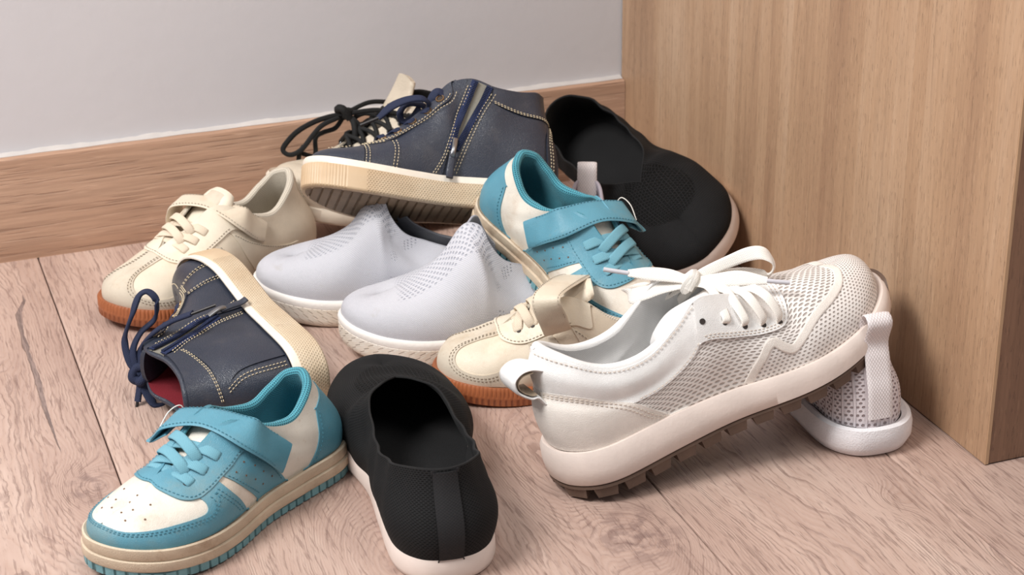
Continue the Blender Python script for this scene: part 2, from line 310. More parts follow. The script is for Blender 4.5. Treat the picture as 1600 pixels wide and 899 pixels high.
# ---------------------------------------------------------------- mesh helpers
def link_mesh(name, V, F, mat, parent=None, uv=None, loopuv=None, smooth=True, sharp=45):
    me = bpy.data.meshes.new(name); me.from_pydata([tuple(v) for v in np.asarray(V, float).tolist()], [], [tuple(int(i) for i in f) for f in F])
    if loopuv is not None:
        l = me.uv_layers.new(name='UVMap'); l.data.foreach_set('uv', np.asarray(loopuv, float).ravel())
    elif uv is not None:
        l = me.uv_layers.new(name='UVMap'); idx = np.empty(len(me.loops), int); me.loops.foreach_get('vertex_index', idx)
        l.data.foreach_set('uv', np.asarray(uv, float)[idx].ravel())
    me.materials.append(MATS[mat])
    if smooth:
        me.polygons.foreach_set('use_smooth', np.ones(len(me.polygons), bool))
        if sharp: me.set_sharp_from_angle(angle=math.radians(sharp))
    me.update()
    o = bpy.data.objects.new(name, me); COL.objects.link(o)
    if parent is not None: o.parent = parent
    return o
def box(name, lo, hi, mat, parent=None, bevel=0.0, kind=None):
    bm = bmesh.new(); bmesh.ops.create_cube(bm, size=1)
    lo, hi = Vector(lo), Vector(hi); c = (lo+hi)/2; s = hi-lo
    for v in bm.verts: v.co = Vector((v.co.x*s.x, v.co.y*s.y, v.co.z*s.z))+c
    if bevel: bmesh.ops.bevel(bm, geom=bm.edges[:], offset=bevel, segments=2, affect='EDGES', profile=.5)
    me = bpy.data.meshes.new(name); bm.to_mesh(me); bm.free(); me.materials.append(MATS[mat])
    o = bpy.data.objects.new(name, me); COL.objects.link(o)
    if parent is not None: o.parent = parent
    if kind: o['kind'] = kind
    return o
# ---------------------------------------------------------------- the room
XC, YC_, HB, PW = .6402, -.7059, .1079, .193
floor = box('floor', (-2.2, -2.6, -.06), (2.6, .03, -.0092), 'subfloor', kind='structure')
pr = random.Random(5)
for i in range(-9, 12):
    x0 = i*PW; x1 = x0+PW
    off = {0: -.52, 1: -1.345, 2: -1.33, 3: -.95, -1: -.80}.get(i, -pr.random()*1.2)
    cuts = [off+1.29*k for k in range(-2, 3)]
    if abs(x0-.3) > 1.1: cuts = cuts[::1]
    ys = [-2.6]+[c for c in cuts if -2.59 < c < .02]+[.02]
    for a, b in zip(ys[:-1], ys[1:]):
        p = box('plank', (x0+.0005, a+.0003, -.009), (x1-.0005, b-.0003, 0), 'floor laminate', floor, bevel=.0012)
wall = box('wall_back', (-2.2, .0135, 0), (2.6, .13, 2.7), 'wall paint', kind='structure')
bb = []
prof = [(0.0135, 0), (0, 0), (0, HB-.006), (.0012, HB-.002), (.0045, HB), (.0135, HB)]
V = [(x, y, z) for x in (-2.2, XC-.0005) for y, z in prof]; n = len(prof)
F = [(i, i+n, (i+1) % n+n, (i+1) % n) for i in range(n)]+[tuple(range(n)), tuple(range(2*n-1, n-1, -1))]
b = link_mesh('baseboard_back', V, F, 'skirting oak', sharp=30); b['kind'] = 'structure'
rp = np.random.RandomState(3)
xs = np.linspace(-2.2, XC-.001, 420); ph = .0012*np.sin(xs*60)+.0007*rp.randn(len(xs))
V = []; F = []
for i, x in enumerate(xs):
    h = .0022+max(-.0008, ph[i]*.5)
    V += [(x, .0135, HB+h), (x, .0085, HB+h*.35), (x, .0055+.0006*math.sin(x*90), HB+.0002)]
    if i: a = 3*(i-1); F += [(a, a+3, a+4, a+1), (a+1, a+4, a+5, a+2)]
c = link_mesh('trim_1', V, F, 'caulk'); c['kind'] = 'structure'
cab = bpy.data.objects.new('cabinet', None); COL.objects.link(cab); cab.location = (XC, -.35, 0)
cab['label'] = 'tall light oak veneered cabinet standing at the right against the wall'; cab['category'] = 'cabinet'
def inc(o):
    o.parent = cab; o.matrix_parent_inverse = Matrix.Translation(-cab.location); return o
inc(box('side_panel', (XC, YC_, .001), (XC+.018, .012, 2.2), 'cabinet oak', bevel=.0006))
inc(box('edge_band', (XC+.0004, YC_-.0008, .001), (XC+.0035, YC_+.0002, 2.2), 'edge band'))
inc(box('front_panel', (XC+.0035, YC_-.0006, .001), (XC+.80, YC_+.018, 2.2), 'cabinet oak shaded', bevel=.0006))
inc(box('back_panel', (XC+.018, .004, .001), (XC+.80, .012, 2.2), 'cabinet oak shaded'))
inc(box('side_panel', (XC+.782, YC_+.018, .001), (XC+.80, .004, 2.2), 'cabinet oak'))
inc(box('top_panel', (XC+.018, YC_+.018, 2.18), (XC+.782, .004, 2.2), 'cabinet oak'))
#=== CORE BEGIN
def hermite(k, v, xs, odd):
    """Catmull-Rom through keys on [0,1], mirrored at both ends (columns in 'odd' change sign)."""
    k = np.array(k, float); v = np.array(v, float)
    s = np.ones(v.shape[1]); s[list(odd)] = -1
    K = np.concatenate([[-k[1]], k, [2 - k[-2]]]); V = np.vstack([v[1]*s, v, v[-2]*s])
    h = np.diff(K)[:, None]; d = np.diff(V, axis=0)/h
    m = (d[1:]*h[:-1] + d[:-1]*h[1:])/(h[1:]+h[:-1])
    i = np.clip(np.searchsorted(k, xs, side='right')-1, 0, len(k)-2)
    H = (k[i+1]-k[i])[:, None]; t = ((xs-k[i])/(k[i+1]-k[i]))[:, None]
    t2, t3 = t*t, t*t*t
    return (2*t3-3*t2+1)*v[i] + (t3-2*t2+t)*H*m[i] + (-2*t3+3*t2)*v[i+1] + (t3-t2)*H*m[i+1]

RIGHT = [(0,0),(.02,-.068),(.10,-.112),(.28,-.118),(.45,-.125),(.62,-.158),(.75,-.165),(.87,-.138),(.955,-.08),(.995,-.01),
         (.995,.06),(.94,.125),(.84,.158),(.72,.162),(.58,.135),(.45,.112),(.28,.112),(.10,.108),(.02,.066)]

def outline_loop(ctrl, n=40):
    P = np.array(ctrl, float); N = len(P); out = []
    t = np.linspace(0, 1, n, endpoint=False)[:, None]
    for i in range(N):
        a, b, c, d = P[i-1], P[i], P[(i+1) % N], P[(i+2) % N]
        out.append(.5*((2*b)+(-a+c)*t+(2*a-5*b+4*c-d)*t*t+(-a+3*b-3*c+d)*t**3))
    return np.vstack(out)

class Last:
    """The foot-shaped surface of one shoe. U: 0 toe tip .. 1 heel; W: 0 top line, +-1 feather line (+ = medial)."""
    ND = 801
    def __init__(s, L, keys, botz, width=1.0, inset=.012, spring=.03, curve=.02, ctrl=RIGHT, beta=12, disp=None, heelspring=0.0, arch=0.0, h1=.55, k=.55):
        s.L = L; s.spring = spring; s.dispf = disp; s.curve = curve; s.heelspring = heelspring; s.arch = arch
        loop = outline_loop([(x, y*width) for x, y in ctrl]); n = len(loop)
        it = int(np.argmax(loop[:, 0])); ih = int(np.argmin(loop[:, 0]))
        s.u = np.linspace(0, 1, s.ND); s.out = {}; s.nrm = {}
        for sg in (1, -1):
            idx = [(it+sg*j) % n for j in range(n)]
            idx = idx[:idx.index(ih)+1]
            P = loop[idx]*L
            d = np.r_[0, np.cumsum(np.linalg.norm(np.diff(P, axis=0), axis=1))]
            s.arc = d[-1]
            Q = np.stack([np.interp(s.u*d[-1], d, P[:, j]) for j in (0, 1)], 1)
            T = np.gradient(Q, axis=0); T /= np.linalg.norm(T, axis=1)[:, None]
            nn = np.stack([T[:, 1], -T[:, 0]], 1)*sg
            s.out[sg] = Q; s.nrm[sg] = nn
        K = np.array(keys, float)
        k0 = K[:, 0]; v = K[:, 1:5].copy()
        tab = hermite(k0, v, s.u, [1])
        tab[:, 1] = np.maximum(tab[:, 1], 0)
        s.tab = tab; s.botz = np.array(botz, float); s.inset = inset; s.beta = beta; s.h1 = h1; s.k = k
        s.uo = max([kk[0] for kk in keys if kk[2] == 0 and kk[0] < .7])
    def zb(s, x): return np.interp(x/s.L, s.botz[:, 0], s.botz[:, 1])*s.L
    def yc(s, x): return s.curve*s.L*np.sin(np.clip(x/s.L, 0, 1)*math.pi/2)**2 * 1.0
    def base(s, U, W):
        U = np.asarray(U, float).copy(); W = np.asarray(W, float).copy()
        f = U > 1; U[f] = 2-U[f]; W[f] = -W[f]
        U = np.clip(U, 0, 1); v = 1-np.abs(W); L = s.L
        sg = np.where(W < 0, -1, 1)
        g = lambda A: np.where((sg == 1)[:, None], np.stack([np.interp(U, s.u, A[1][:, j]) for j in (0, 1)], 1),
                               np.stack([np.interp(U, s.u, A[-1][:, j]) for j in (0, 1)], 1))
        O = g(s.out); N = g(s.nrm); N /= np.linalg.norm(N, axis=1)[:, None]
        B = O-N*s.inset*L
        Bz = s.zb(B[:, 0])
        T = np.stack([np.interp(U, s.u, s.tab[:, j]) for j in range(4)], 1)
        Tx = T[:, 0]*L; Ty = s.yc(Tx)+sg*T[:, 1]*L; Tz = T[:, 2]*L; a = np.radians(T[:, 3])
        hd = np.hypot(Tx-B[:, 0], Ty-B[:, 1]); dz = Tz-Bz
        P0 = np.stack([B[:, 0], B[:, 1], Bz], 1); P3 = np.stack([Tx, Ty, Tz], 1)
        be = math.radians(s.beta); up = np.array([0, 0, 1.]); N3 = np.c_[N, np.zeros(len(N))]
        # towards the top the strip runs in across the foot; near the toe tip it fans
        P1 = P0+(up*math.cos(be)+N3*math.sin(be))*(s.h1*dz)[:, None]
        t = -N3*np.cos(a)[:, None]+up*np.sin(a)[:, None]
        k = np.cos(a)*s.k*hd+np.sin(a)*.4*dz
        P2 = P3-t*k[:, None]
        v = v[:, None]
        return (1-v)**3*P0+3*(1-v)**2*v*P1+3*(1-v)*v*v*P2+v**3*P3
    def normal(s, U, W):
        U = np.asarray(U, float); W = np.asarray(W, float); e = 5e-3
        # stay on one side of the top line
        W1 = np.where(W >= 0, np.maximum(W-e, 0), W-e); W2 = np.where(W >= 0, W+e, np.minimum(W+e, -1e-9))
        W1 = np.clip(W1, -1, 1); W2 = np.clip(W2, -1, 1)
        U1 = np.clip(U-e, 0, 2); U2 = U+e
        a = s.base(U2, W)-s.base(U1, W); b = s.base(U, W2)-s.base(U, W1)
        n = np.cross(a, b)
        l = np.linalg.norm(n, axis=1)[:, None]; n = n/np.maximum(l, 1e-15)
        return n*s.orient
    orient = -1.0
    def surf(s, U, W, off=0.0):
        U = np.atleast_1d(np.asarray(U, float)); W = np.atleast_1d(np.asarray(W, float))
        W = np.broadcast_to(W, U.shape) if W.shape != U.shape and W.size == 1 else W
        U = np.broadcast_to(U, W.shape) if W.shape != U.shape else U
        P = s.base(U, W); N = s.normal(U, W)
        d = off
        if s.dispf is not None:
            Uf = np.where(U > 1, 2-U, U); Wf = np.where(U > 1, -W, W)
            d = d+s.dispf(Uf, Wf)*s.L
        return P+N*(np.ones(len(P))*d)[:, None]
    def bend(s, P):
        P = np.array(P, float).reshape(-1, 3); x = P[:, 0]/s.L
        P[:, 2] += s.L*s.spring*np.clip((x-.62)/.38, 0, 2)**2
        P[:, 2] += s.L*s.arch*np.sin(np.pi*np.clip((x-.12)/.56, 0, 1))**2
        P[:, 2] += s.L*s.heelspring*np.clip((.14-x)/.14, 0, 2)**2
        return P
#=== SHAPES
# keys: U, x, half opening, z (fractions of the length), tangent angle of the top line
LOW = [(0,.87,0,.195,0),(.1,.86,0,.20,0),(.2,.81,0,.222,0),(.29,.745,0,.252,2),(.37,.67,.028,.285,18),(.46,.595,.045,.325,28),(.54,.52,.055,.362,40),
       (.60,.455,.078,.355,62),(.67,.375,.098,.305,78),(.76,.27,.104,.278,82),(.85,.195,.092,.312,84),(.93,.135,.062,.355,86),(1,.105,0,.37,86)]
def wr(U, W, c, w): return np.exp(-((U-c)/w)**2)
def teal_disp(U, W):
    return -.006*wr(U, W, .33, .02)*np.clip(1-abs(W), 0, 1)+.004*np.sin(W*9+U*30)*wr(U, W, .66, .14)*(1-abs(W))+.010*wr(U, W, .97, .2)*np.clip(np.sin(np.pi*np.clip((1-abs(W))*1.0, 0, 1)**2.2), 0, 1)
SHAPE = {}
SHAPE['teal'] = dict(width=1.17, keys=LOW, botz=[(0,.105),(.5,.095),(1,.10)], spring=.03, disp=teal_disp)
SHAPE['cream'] = dict(width=1.17, keys=[(0,.87,0,.185,0),(.1,.86,0,.19,0),(.2,.81,0,.212,0),(.28,.755,0,.24,2),(.36,.68,.028,.285,18),(.46,.595,.042,.335,28),(.54,.52,.055,.37,40),
       (.60,.455,.078,.355,62),(.67,.375,.095,.30,78),(.76,.27,.10,.27,82),(.85,.185,.092,.32,84),(.93,.12,.062,.37,86),(1,.085,0,.385,86)],
       botz=[(0,.068),(.5,.065),(1,.065)], spring=.03, disp=lambda U, W: .003*np.sin(W*7+U*40)*wr(U, W, .3, .1))
def navy_disp(U, W):
    return .006*np.sin(W*6+U*34)*wr(U, W, .68, .16)*np.clip(1.1-abs(W), 0, 1)*np.clip(abs(W)*4, 0, 1)-.012*wr(U, W, .62, .05)*np.exp(-((abs(W)-.45)/.2)**2)
SHAPE['navy'] = dict(width=1.05, keys=[(0,.875,0,.185,0),(.1,.865,0,.19,0),(.2,.81,0,.212,0),(.28,.75,0,.245,2),(.35,.68,.022,.29,16),(.42,.615,.035,.345,28),(.49,.55,.045,.41,40),
       (.55,.50,.055,.47,52),(.60,.455,.07,.515,70),(.66,.385,.09,.53,84),(.75,.28,.098,.50,88),(.84,.18,.085,.495,88),(.93,.10,.055,.51,88),(1,.075,0,.515,88)],
       botz=[(0,.112),(.5,.10),(1,.105)], spring=.04, disp=navy_disp, beta=6)
def grey_disp(U, W):
    return .007*np.sin(U*55+W*5)*wr(U, W, .80, .10)+.004*np.sin(U*26+W*8)*wr(U, W, .55, .2)-.016*wr(U, W, .64, .045)*np.exp(-((abs(W)-.35)/.3)**2)+.012*np.sin(U*38+3)*wr(U,W,.8,.12)*(1-abs(W))
SHAPE['grey'] = dict(width=1.05, inset=.003, k=.66, h1=.64, keys=[(0,.86,0,.185,0),(.1,.85,0,.195,0),(.2,.80,0,.225,0),(.3,.72,0,.275,2),(.37,.655,0,.335,4),(.42,.615,0,.395,6),(.45,.59,0,.428,10),(.475,.565,.0,.446,18),(.497,.54,.034,.455,50),(.52,.518,.052,.445,72),
       (.55,.50,.062,.40,76),(.60,.455,.066,.335,76),(.67,.375,.056,.298,72),(.76,.27,.05,.268,66),(.85,.165,.045,.25,66),(.93,.09,.032,.245,70),(1,.055,0,.245,76)],
       botz=[(0,.12),(.5,.09),(1,.085)], spring=.045, disp=grey_disp)
def black_disp(U, W):
    return .003*np.sin(U*38+W*9)*wr(U, W, .45, .3)-.008*wr(U, W, .55, .06)*np.exp(-((abs(W)-.4)/.25)**2)+.005*np.sin(U*60)*wr(U, W, .8, .15)*(1-abs(W))
SHAPE['black'] = dict(width=1.13, inset=.0, beta=22, keys=[(0,.86,0,.17,0),(.1,.85,0,.175,0),(.2,.80,0,.198,0),(.3,.72,0,.225,2),(.37,.66,0,.245,4),(.42,.62,.04,.258,14),(.47,.575,.082,.258,50),
       (.55,.49,.105,.242,70),(.66,.37,.118,.228,78),(.76,.265,.122,.235,80),(.86,.155,.108,.262,80),(.94,.075,.066,.285,82),(1,.045,0,.29,82)],
       botz=[(0,.058),(.5,.052),(1,.055)], spring=.04, disp=black_disp)
def white_disp(U, W):
    return .004*np.sin(U*44+W*8)*wr(U, W, .40, .12)*np.clip(abs(W), 0, 1)+.016*wr(U, W, .93, .24)*np.exp(-((abs(W)-.18)/.16)**2)-.006*wr(U, W, .9, .2)*np.exp(-((abs(W)-.45)/.08)**2)
SHAPE['white'] = dict(keys=[(0,.90,0,.175,0),(.1,.88,0,.182,0),(.2,.81,0,.21,0),(.28,.735,0,.242,3),(.32,.695,0,.252,8),(.365,.655,.04,.250,30),(.44,.59,.065,.278,40),(.52,.515,.082,.322,50),
       (.58,.45,.098,.345,66),(.65,.38,.105,.31,78),(.74,.28,.105,.272,82),(.84,.165,.092,.292,82),(.91,.09,.066,.345,84),(1,.05,0,.372,84)],
       botz=[(0,.10),(.3,.095),(.6,.075),(1,.055)], spring=.065, disp=white_disp, heelspring=.015, arch=.003)
SHAPE['knit'] = dict(width=1.15, keys=[(0,.86,0,.175,0),(.1,.85,0,.18,0),(.2,.80,0,.205,0),(.3,.72,0,.24,2),(.39,.64,0,.285,4),(.45,.585,.03,.32,22),(.52,.515,.07,.32,60),
       (.60,.44,.09,.29,74),(.68,.355,.095,.275,78),(.78,.25,.088,.285,80),(.87,.165,.07,.31,80),(.94,.10,.048,.362,82),(1,.075,0,.378,82)],
       botz=[(0,.088),(.5,.08),(1,.075)], spring=.04, beta=2, disp=lambda U, W: .002*np.sin(U*50+W*9))
SHAPE['beige'] = dict(keys=[(0,.875,0,.185,0),(.1,.865,0,.19,0),(.2,.81,0,.212,0),(.28,.75,0,.245,2),(.35,.68,.035,.29,16),(.42,.615,.05,.345,28),(.49,.55,.06,.40,40),
       (.55,.50,.07,.45,52),(.60,.455,.08,.48,70),(.66,.385,.09,.49,84),(.75,.28,.098,.47,88),(.84,.18,.085,.47,88),(.93,.10,.055,.48,88),(1,.075,0,.485,88)],
       botz=[(0,.12),(.5,.11),(1,.11)], spring=.04, disp=navy_disp, beta=6)
#=== CORE END
# ---------------------------------------------------------------- shoe parts
def catmull(P, n=12, closed=False):
    P = np.asarray(P, float); N = len(P); out = []
    t = np.linspace(0, 1, n, endpoint=False)[:, None]
    for i in range(N if closed else N-1):
        b, c = P[i], P[(i+1) % N]
        a = P[i-1] if (closed or i > 0) else 2*b-c
        d = P[(i+2) % N] if (closed or i+2 < N) else 2*c-b
        out.append(.5*((2*b)+(-a+c)*t+(2*a-5*b+4*c-d)*t*t+(-a+3*b-3*c+d)*t**3))
    if not closed: out.append(P[-1:])
    return np.vstack(out)
def resample(P, step):
    d = np.r_[0, np.cumsum(np.linalg.norm(np.diff(P, axis=0), axis=1))]; n = max(3, int(d[-1]/step)+1)
    s = np.linspace(0, d[-1], n); return np.stack([np.interp(s, d, P[:, j]) for j in range(P.shape[1])], 1)
def unit(a): return a/np.maximum(np.linalg.norm(a, axis=-1, keepdims=True), 1e-12)
def weld(V, F, UV):
    key = np.round(V/2e-5).astype(np.int64); _, first, inv = np.unique(key, axis=0, return_index=True, return_inverse=True)
    inv = inv.ravel(); F2 = []; luv = []
    for f in F:
        g = [inv[i] for i in f]; h = []; u = []
        for j, q in enumerate(g):
            if q not in h: h.append(q); u.append(UV[f[j]])
        if len(h) >= 3: F2.append(h); luv += u
    return V[first], F2, luv
class Shoe:
    def __init__(s, name, shape, L, left, loc, rot, label, group, category='shoe', **over):
        d = dict(SHAPE[shape]); d.update(over)
        s.L = L; s.left = left; s.last = Last(L, **d)
        s.root = bpy.data.objects.new(name, None); COL.objects.link(s.root); s.root.empty_display_size = .05
        s.root.location = loc; s.root.rotation_euler = [math.radians(a) for a in rot]
        s.root['label'] = label; s.root['category'] = category
        if group: s.root['group'] = group
        s.S = s.last.surf
    def N(s, U, W): return s.last.normal(np.atleast_1d(np.asarray(U, float)), np.atleast_1d(np.asarray(W, float)))
    def add(s, name, V, F, mat, parent=None, kind=None, label=None, **kw):
        V = s.last.bend(V)
        if s.left:
            V[:, 1] *= -1
            if kw.get('loopuv') is not None:
                lu = kw['loopuv']; out = []; k = 0
                for f in F: out += list(lu[k:k+len(f)])[::-1]; k += len(f)
                kw['loopuv'] = out
            F = [tuple(f)[::-1] for f in F]
        o = link_mesh(name, V, F, mat, parent or s.root, **kw)
        if kind: o['kind'] = kind
        if label: o['label'] = label
        return o
    def upper(s, mat, nu=130, nw=26, name='upper', parent=None):
        V = []; F = []; UV = []; us = np.linspace(0, 1, nu)
        for sg in (1, -1):
            ws = sg*np.linspace(1e-9, 1, nw); A, B = np.meshgrid(us, ws, indexing='ij')
            P = s.S(A.ravel(), B.ravel()); o = len(V) and sum(len(x) for x in V)
            V.append(P); UV.append(np.c_[A.ravel()*s.last.arc, B.ravel()*.36*s.L])
            for i in range(nu-1):
                for j in range(nw-1):
                    a = o+i*nw+j; q = (a, a+nw, a+nw+1, a+1)
                    F.append(q[::-1] if sg == 1 else q)
        V, F, l = weld(np.vstack(V), F, np.vstack(UV))
        return s.add(name, V, F, mat, parent, loopuv=l, sharp=None)
    def lining(s, mat, t0=.0022, tc=.006, nu=110, nw=16, name='lining', rollmat=None, u1=.62):
        V = []; F = []; UV = []; us = np.linspace(0, 1, nu)
        tt = t0+(tc-t0)*np.clip((us-u1)/.1, 0, 1)
        for sg in (1, -1):
            ws = sg*np.linspace(1e-9, 1, nw); A, B = np.meshgrid(us, ws, indexing='ij')
            T2 = np.repeat(tt, nw)
            P = s.S(A.ravel(), B.ravel(), -T2); o = sum(len(x) for x in V)
            V.append(P); UV.append(np.c_[A.ravel()*s.last.arc, B.ravel()*.36*s.L])
            for i in range(nu-1):
                for j in range(nw-1):
                    a = o+i*nw+j; q = (a, a+nw, a+nw+1, a+1)
                    F.append(q if sg == 1 else q[::-1])
        V, F, l = weld(np.vstack(V), F, np.vstack(UV))
        lo = s.add(name, V, F, mat, None, loopuv=l, sharp=None)
        # rolled collar edge
        uo = s.last.uo; us = np.r_[np.linspace(uo, 1, 80)]; V = []; F = []; UV = []; nr = 9; th = np.linspace(0, math.pi, nr)
        uu = np.r_[us, us[::-1][1:]]; sg = np.r_[np.ones(len(us)), -np.ones(len(us)-1)]
        t = t0+(tc-t0)*np.clip((uu-u1)/.1, 0, 1)
        To = s.S(uu, sg*1e-9); Ti = s.S(uu, sg*1e-9, -t); C = (To+Ti)/2; D = unit(s.S(uu, sg*1e-9)-s.S(uu, sg*.04)); r = np.linalg.norm(To-Ti, axis=1)/2
        D = unit(D-unit(To-Ti)*np.sum(D*unit(To-Ti), axis=1)[:, None])
        for i in range(len(uu)):
            for a in th: V.append(C[i]+(To[i]-C[i])*math.cos(a)+D[i]*r[i]*math.sin(a)); UV.append((uu[i]*s.last.arc, a*.003))
            if i:
                for j in range(nr-1): a = (i-1)*nr+j; F.append((a, a+1, a+nr+1, a+nr))
        s.add('collar_edge', V, F, rollmat or mat, lo, uv=UV, sharp=None)
        return lo
    def ring(s, off, z, n=150, mod=None):
        """closed loop round the sole; z(x) and off may be functions of (arc position, x)"""
        L = s.last; us = np.linspace(0, 1, n); P = []
        for sg in (1, -1):
            u = us if sg == 1 else us[::-1][1:-1]
            O = np.stack([np.interp(u, L.u, L.out[sg][:, j]) for j in (0, 1)], 1); N = unit(np.stack([np.interp(u, L.u, L.nrm[sg][:, j]) for j in (0, 1)], 1))
            arc = u*L.arc
            o = off(arc, O[:, 0]) if callable(off) else np.full(len(u), off)
            zz = z(arc, O[:, 0]) if callable(z) else np.full(len(u), z)
            P.append(np.c_[O+N*o[:, None], zz])
        return np.vstack(P)
    def sole(s, rings, mat, name, n=150, parent=None, label=None, sharp=50, kind=None):
        """rings: list of (off, f) with height f*feather height, or (callable, callable)"""
        L = s.last; V = []; F = []; UV = []; m = 2*n-2
        for k, (off, f) in enumerate(rings):
            z = f if callable(f) else (lambda a, x, f=f: f*L.zb(x))
            P = s.ring(off, z, n); V.append(P)
            a = np.r_[np.linspace(0, 1, n), 2-np.linspace(0, 1, n)[::-1][1:-1]]*L.arc
            UV.append(np.c_[a, P[:, 2]])
            if k:
                o = (k-1)*m
                for i in range(m):
                    j = (i+1) % m; F.append((o+i, o+j, o+m+j, o+m+i))
        V = np.vstack(V)
        # rings run clockwise seen from above when going toe -> medial -> heel
        cr = (V[1]-V[0])[0]*(V[2]-V[0])[1]-(V[1]-V[0])[1]*(V[2]-V[0])[0]
        F = [f for f in F]
        if cr < 0: F = [f[::-1] for f in F]
        return s.add(name, V, F, mat, parent, uv=np.vstack(UV), sharp=sharp, label=label, kind=kind)
    def cap(s, off, z, mat, name, n=90, up=True, nt=9, parent=None, ribs=None, label=None):
        L = s.last; us = np.linspace(0, 1, n); E = {}
        for sg in (1, -1):
            O = np.stack([np.interp(us, L.u, L.out[sg][:, j]) for j in (0, 1)], 1); N = unit(np.stack([np.interp(us, L.u, L.nrm[sg][:, j]) for j in (0, 1)], 1))
            E[sg] = O+N*off
        V = []; F = []; UV = []; ts = np.linspace(-1, 1, nt)
        for i in range(n):
            for t in ts:
                p = E[1][i]*(1+t)/2+E[-1][i]*(1-t)/2; zz = z(p[0]) if callable(z) else z
                if ribs: zz += ribs(p[0], t)
                V.append((p[0], p[1], zz)); UV.append((p[0], p[1]))
        for i in range(n-1):
            for j in range(nt-1):
                a = i*nt+j; q = (a, a+1, a+nt+1, a+nt); F.append(q if up else q[::-1])
        # orientation: toe->heel rows, minus->plus columns gives downward; flip for up
        F = [f[::-1] for f in F] if up else [f[::-1] for f in F]
        return s.add(name, V, F, mat, parent, uv=UV, sharp=35, label=label)
    def insole(s, mat, dz=.003):
        return s.cap(-s.last.inset*s.L-.0012, lambda x: s.last.zb(x)+dz, mat, 'insole', n=50)
    def panel(s, name, polys, mat, off=.0009, parent=None, step=.0035, smooth=True, label=None, sink=.0004, n=8):
        """a cut piece laid on the upper: polys = [(sign or 0, [(U, W), ...])]"""
        AV = []; AF = []; AUV = []; au, aw = s.last.arc, .36*s.L
        for sg, poly in polys:
            p = catmull(poly, n, True) if smooth else np.asarray(poly, float)
            q = np.c_[p[:, 0]*au, p[:, 1]*aw]
            q = resample(np.vstack([q, q[:1]]), step*.6)[:-1]
            keep = np.r_[True, np.linalg.norm(np.diff(q, axis=0), axis=1) > step*.1]; q = q[keep]
            lo, hi = q.min(0), q.max(0)
            gx, gy = np.meshgrid(np.arange(lo[0]+step/2, hi[0], step), np.arange(lo[1]+step/2, hi[1], step)); g = np.c_[gx.ravel(), gy.ravel()]
            x, y = g[:, 0], g[:, 1]; ins = np.zeros(len(g), bool); dmin = np.full(len(g), 9.)
            for i in range(len(q)):
                a, b = q[i-1], q[i]
                c = ((a[1] > y) != (b[1] > y)) & (x < (b[0]-a[0])*(y-a[1])/((b[1]-a[1]) or 1e-12)+a[0]); ins ^= c
                dmin = np.minimum(dmin, np.hypot(x-a[0], y-a[1]))
            g = g[ins & (dmin > step*.45)]
            nb = len(q); pts = [Vector(v) for v in np.vstack([q, g])]
            r = delaunay_2d_cdt(pts, [(i, (i+1) % nb) for i in range(nb)], [], 1, 1e-7)
            v2 = np.array([tuple(v) for v in r[0]]); faces = [list(f) for f in r[2]]
            U = v2[:, 0]/au; W = v2[:, 1]/aw
            if sg: W = np.maximum(W*sg, 1e-9)*sg
            W = np.clip(W, -1, 1); U = np.maximum(U, 0)
            T = s.S(U, W, off); B = s.S(U, W, -sink)
            cnt = {}
            for f in faces:
                for i in range(len(f)):
                    a, b = f[i], f[(i+1) % len(f)]; cnt[(a, b)] = 1
            edges = [(a, b) for (a, b) in cnt if (b, a) not in cnt]
            # orientation by comparing with the surface normal
            f = faces[len(faces)//2]; nn = np.cross(T[f[1]]-T[f[0]], T[f[2]]-T[f[0]]); Nn = s.N(U[f[0]], W[f[0]])[0]
            flip = nn@Nn < 0
            o = sum(len(a) for a in AV); m = len(T)
            AV += [T, B]; AUV += [v2, v2]
            for f in faces: ff = tuple(o+i for i in f); AF.append(ff[::-1] if flip else ff)
            for a, b in edges: ff = (o+b, o+a, o+m+a, o+m+b); AF.append(ff[::-1] if flip else ff)
        return s.add(name, np.vstack(AV), AF, mat, parent, uv=np.vstack(AUV), sharp=38, label=label)
    def stitch(s, paths, mat, off=.0011, ln=.0021, gap=.0012, wd=.00055, ht=.0005, parent=None, curve=True, name='stitching', raw=False):
        V = []; F = []
        for p in paths:
            p = np.asarray(p, float)
            if raw: P = catmull(p, 12); Nn = None
            else:
                if curve: p = catmull(p, 14)
                p = resample(p, .012); P = s.S(np.maximum(p[:, 0], 0), np.clip(p[:, 1], -1, 1), off); Nn = s.N(np.maximum(p[:, 0], 0), np.clip(p[:, 1], -1, 1))
            d = np.r_[0, np.cumsum(np.linalg.norm(np.diff(P, axis=0), axis=1))]
            k = int(d[-1]/(ln+gap))
            for i in range(k):
                ab = [i*(ln+gap), i*(ln+gap)+ln]
                q = np.stack([np.interp(ab, d, P[:, j]) for j in range(3)], 1)
                nn = unit(np.array([np.interp(ab[0], d, Nn[:, j]) for j in range(3)])) if Nn is not None else np.array([0, 0, 1.])
                t = unit(q[1]-q[0]); sd = np.cross(nn, t)*wd/2; o = len(V); m = (q[0]+q[1])/2
                V += [q[0]-sd, q[0]+sd, q[1]+sd, q[1]-sd, q[0]*.7+q[1]*.3-sd*.8+nn*ht, q[0]*.7+q[1]*.3+sd*.8+nn*ht, q[1]*.7+q[0]*.3+sd*.8+nn*ht, q[1]*.7+q[0]*.3-sd*.8+nn*ht]
                F += [(o+4, o+5, o+6, o+7), (o, o+1, o+5, o+4), (o+1, o+2, o+6, o+5), (o+2, o+3, o+7, o+6), (o+3, o, o+4, o+7)]
        if not V: return
        return s.add(name, V, F, mat, parent, kind='stuff', smooth=False)
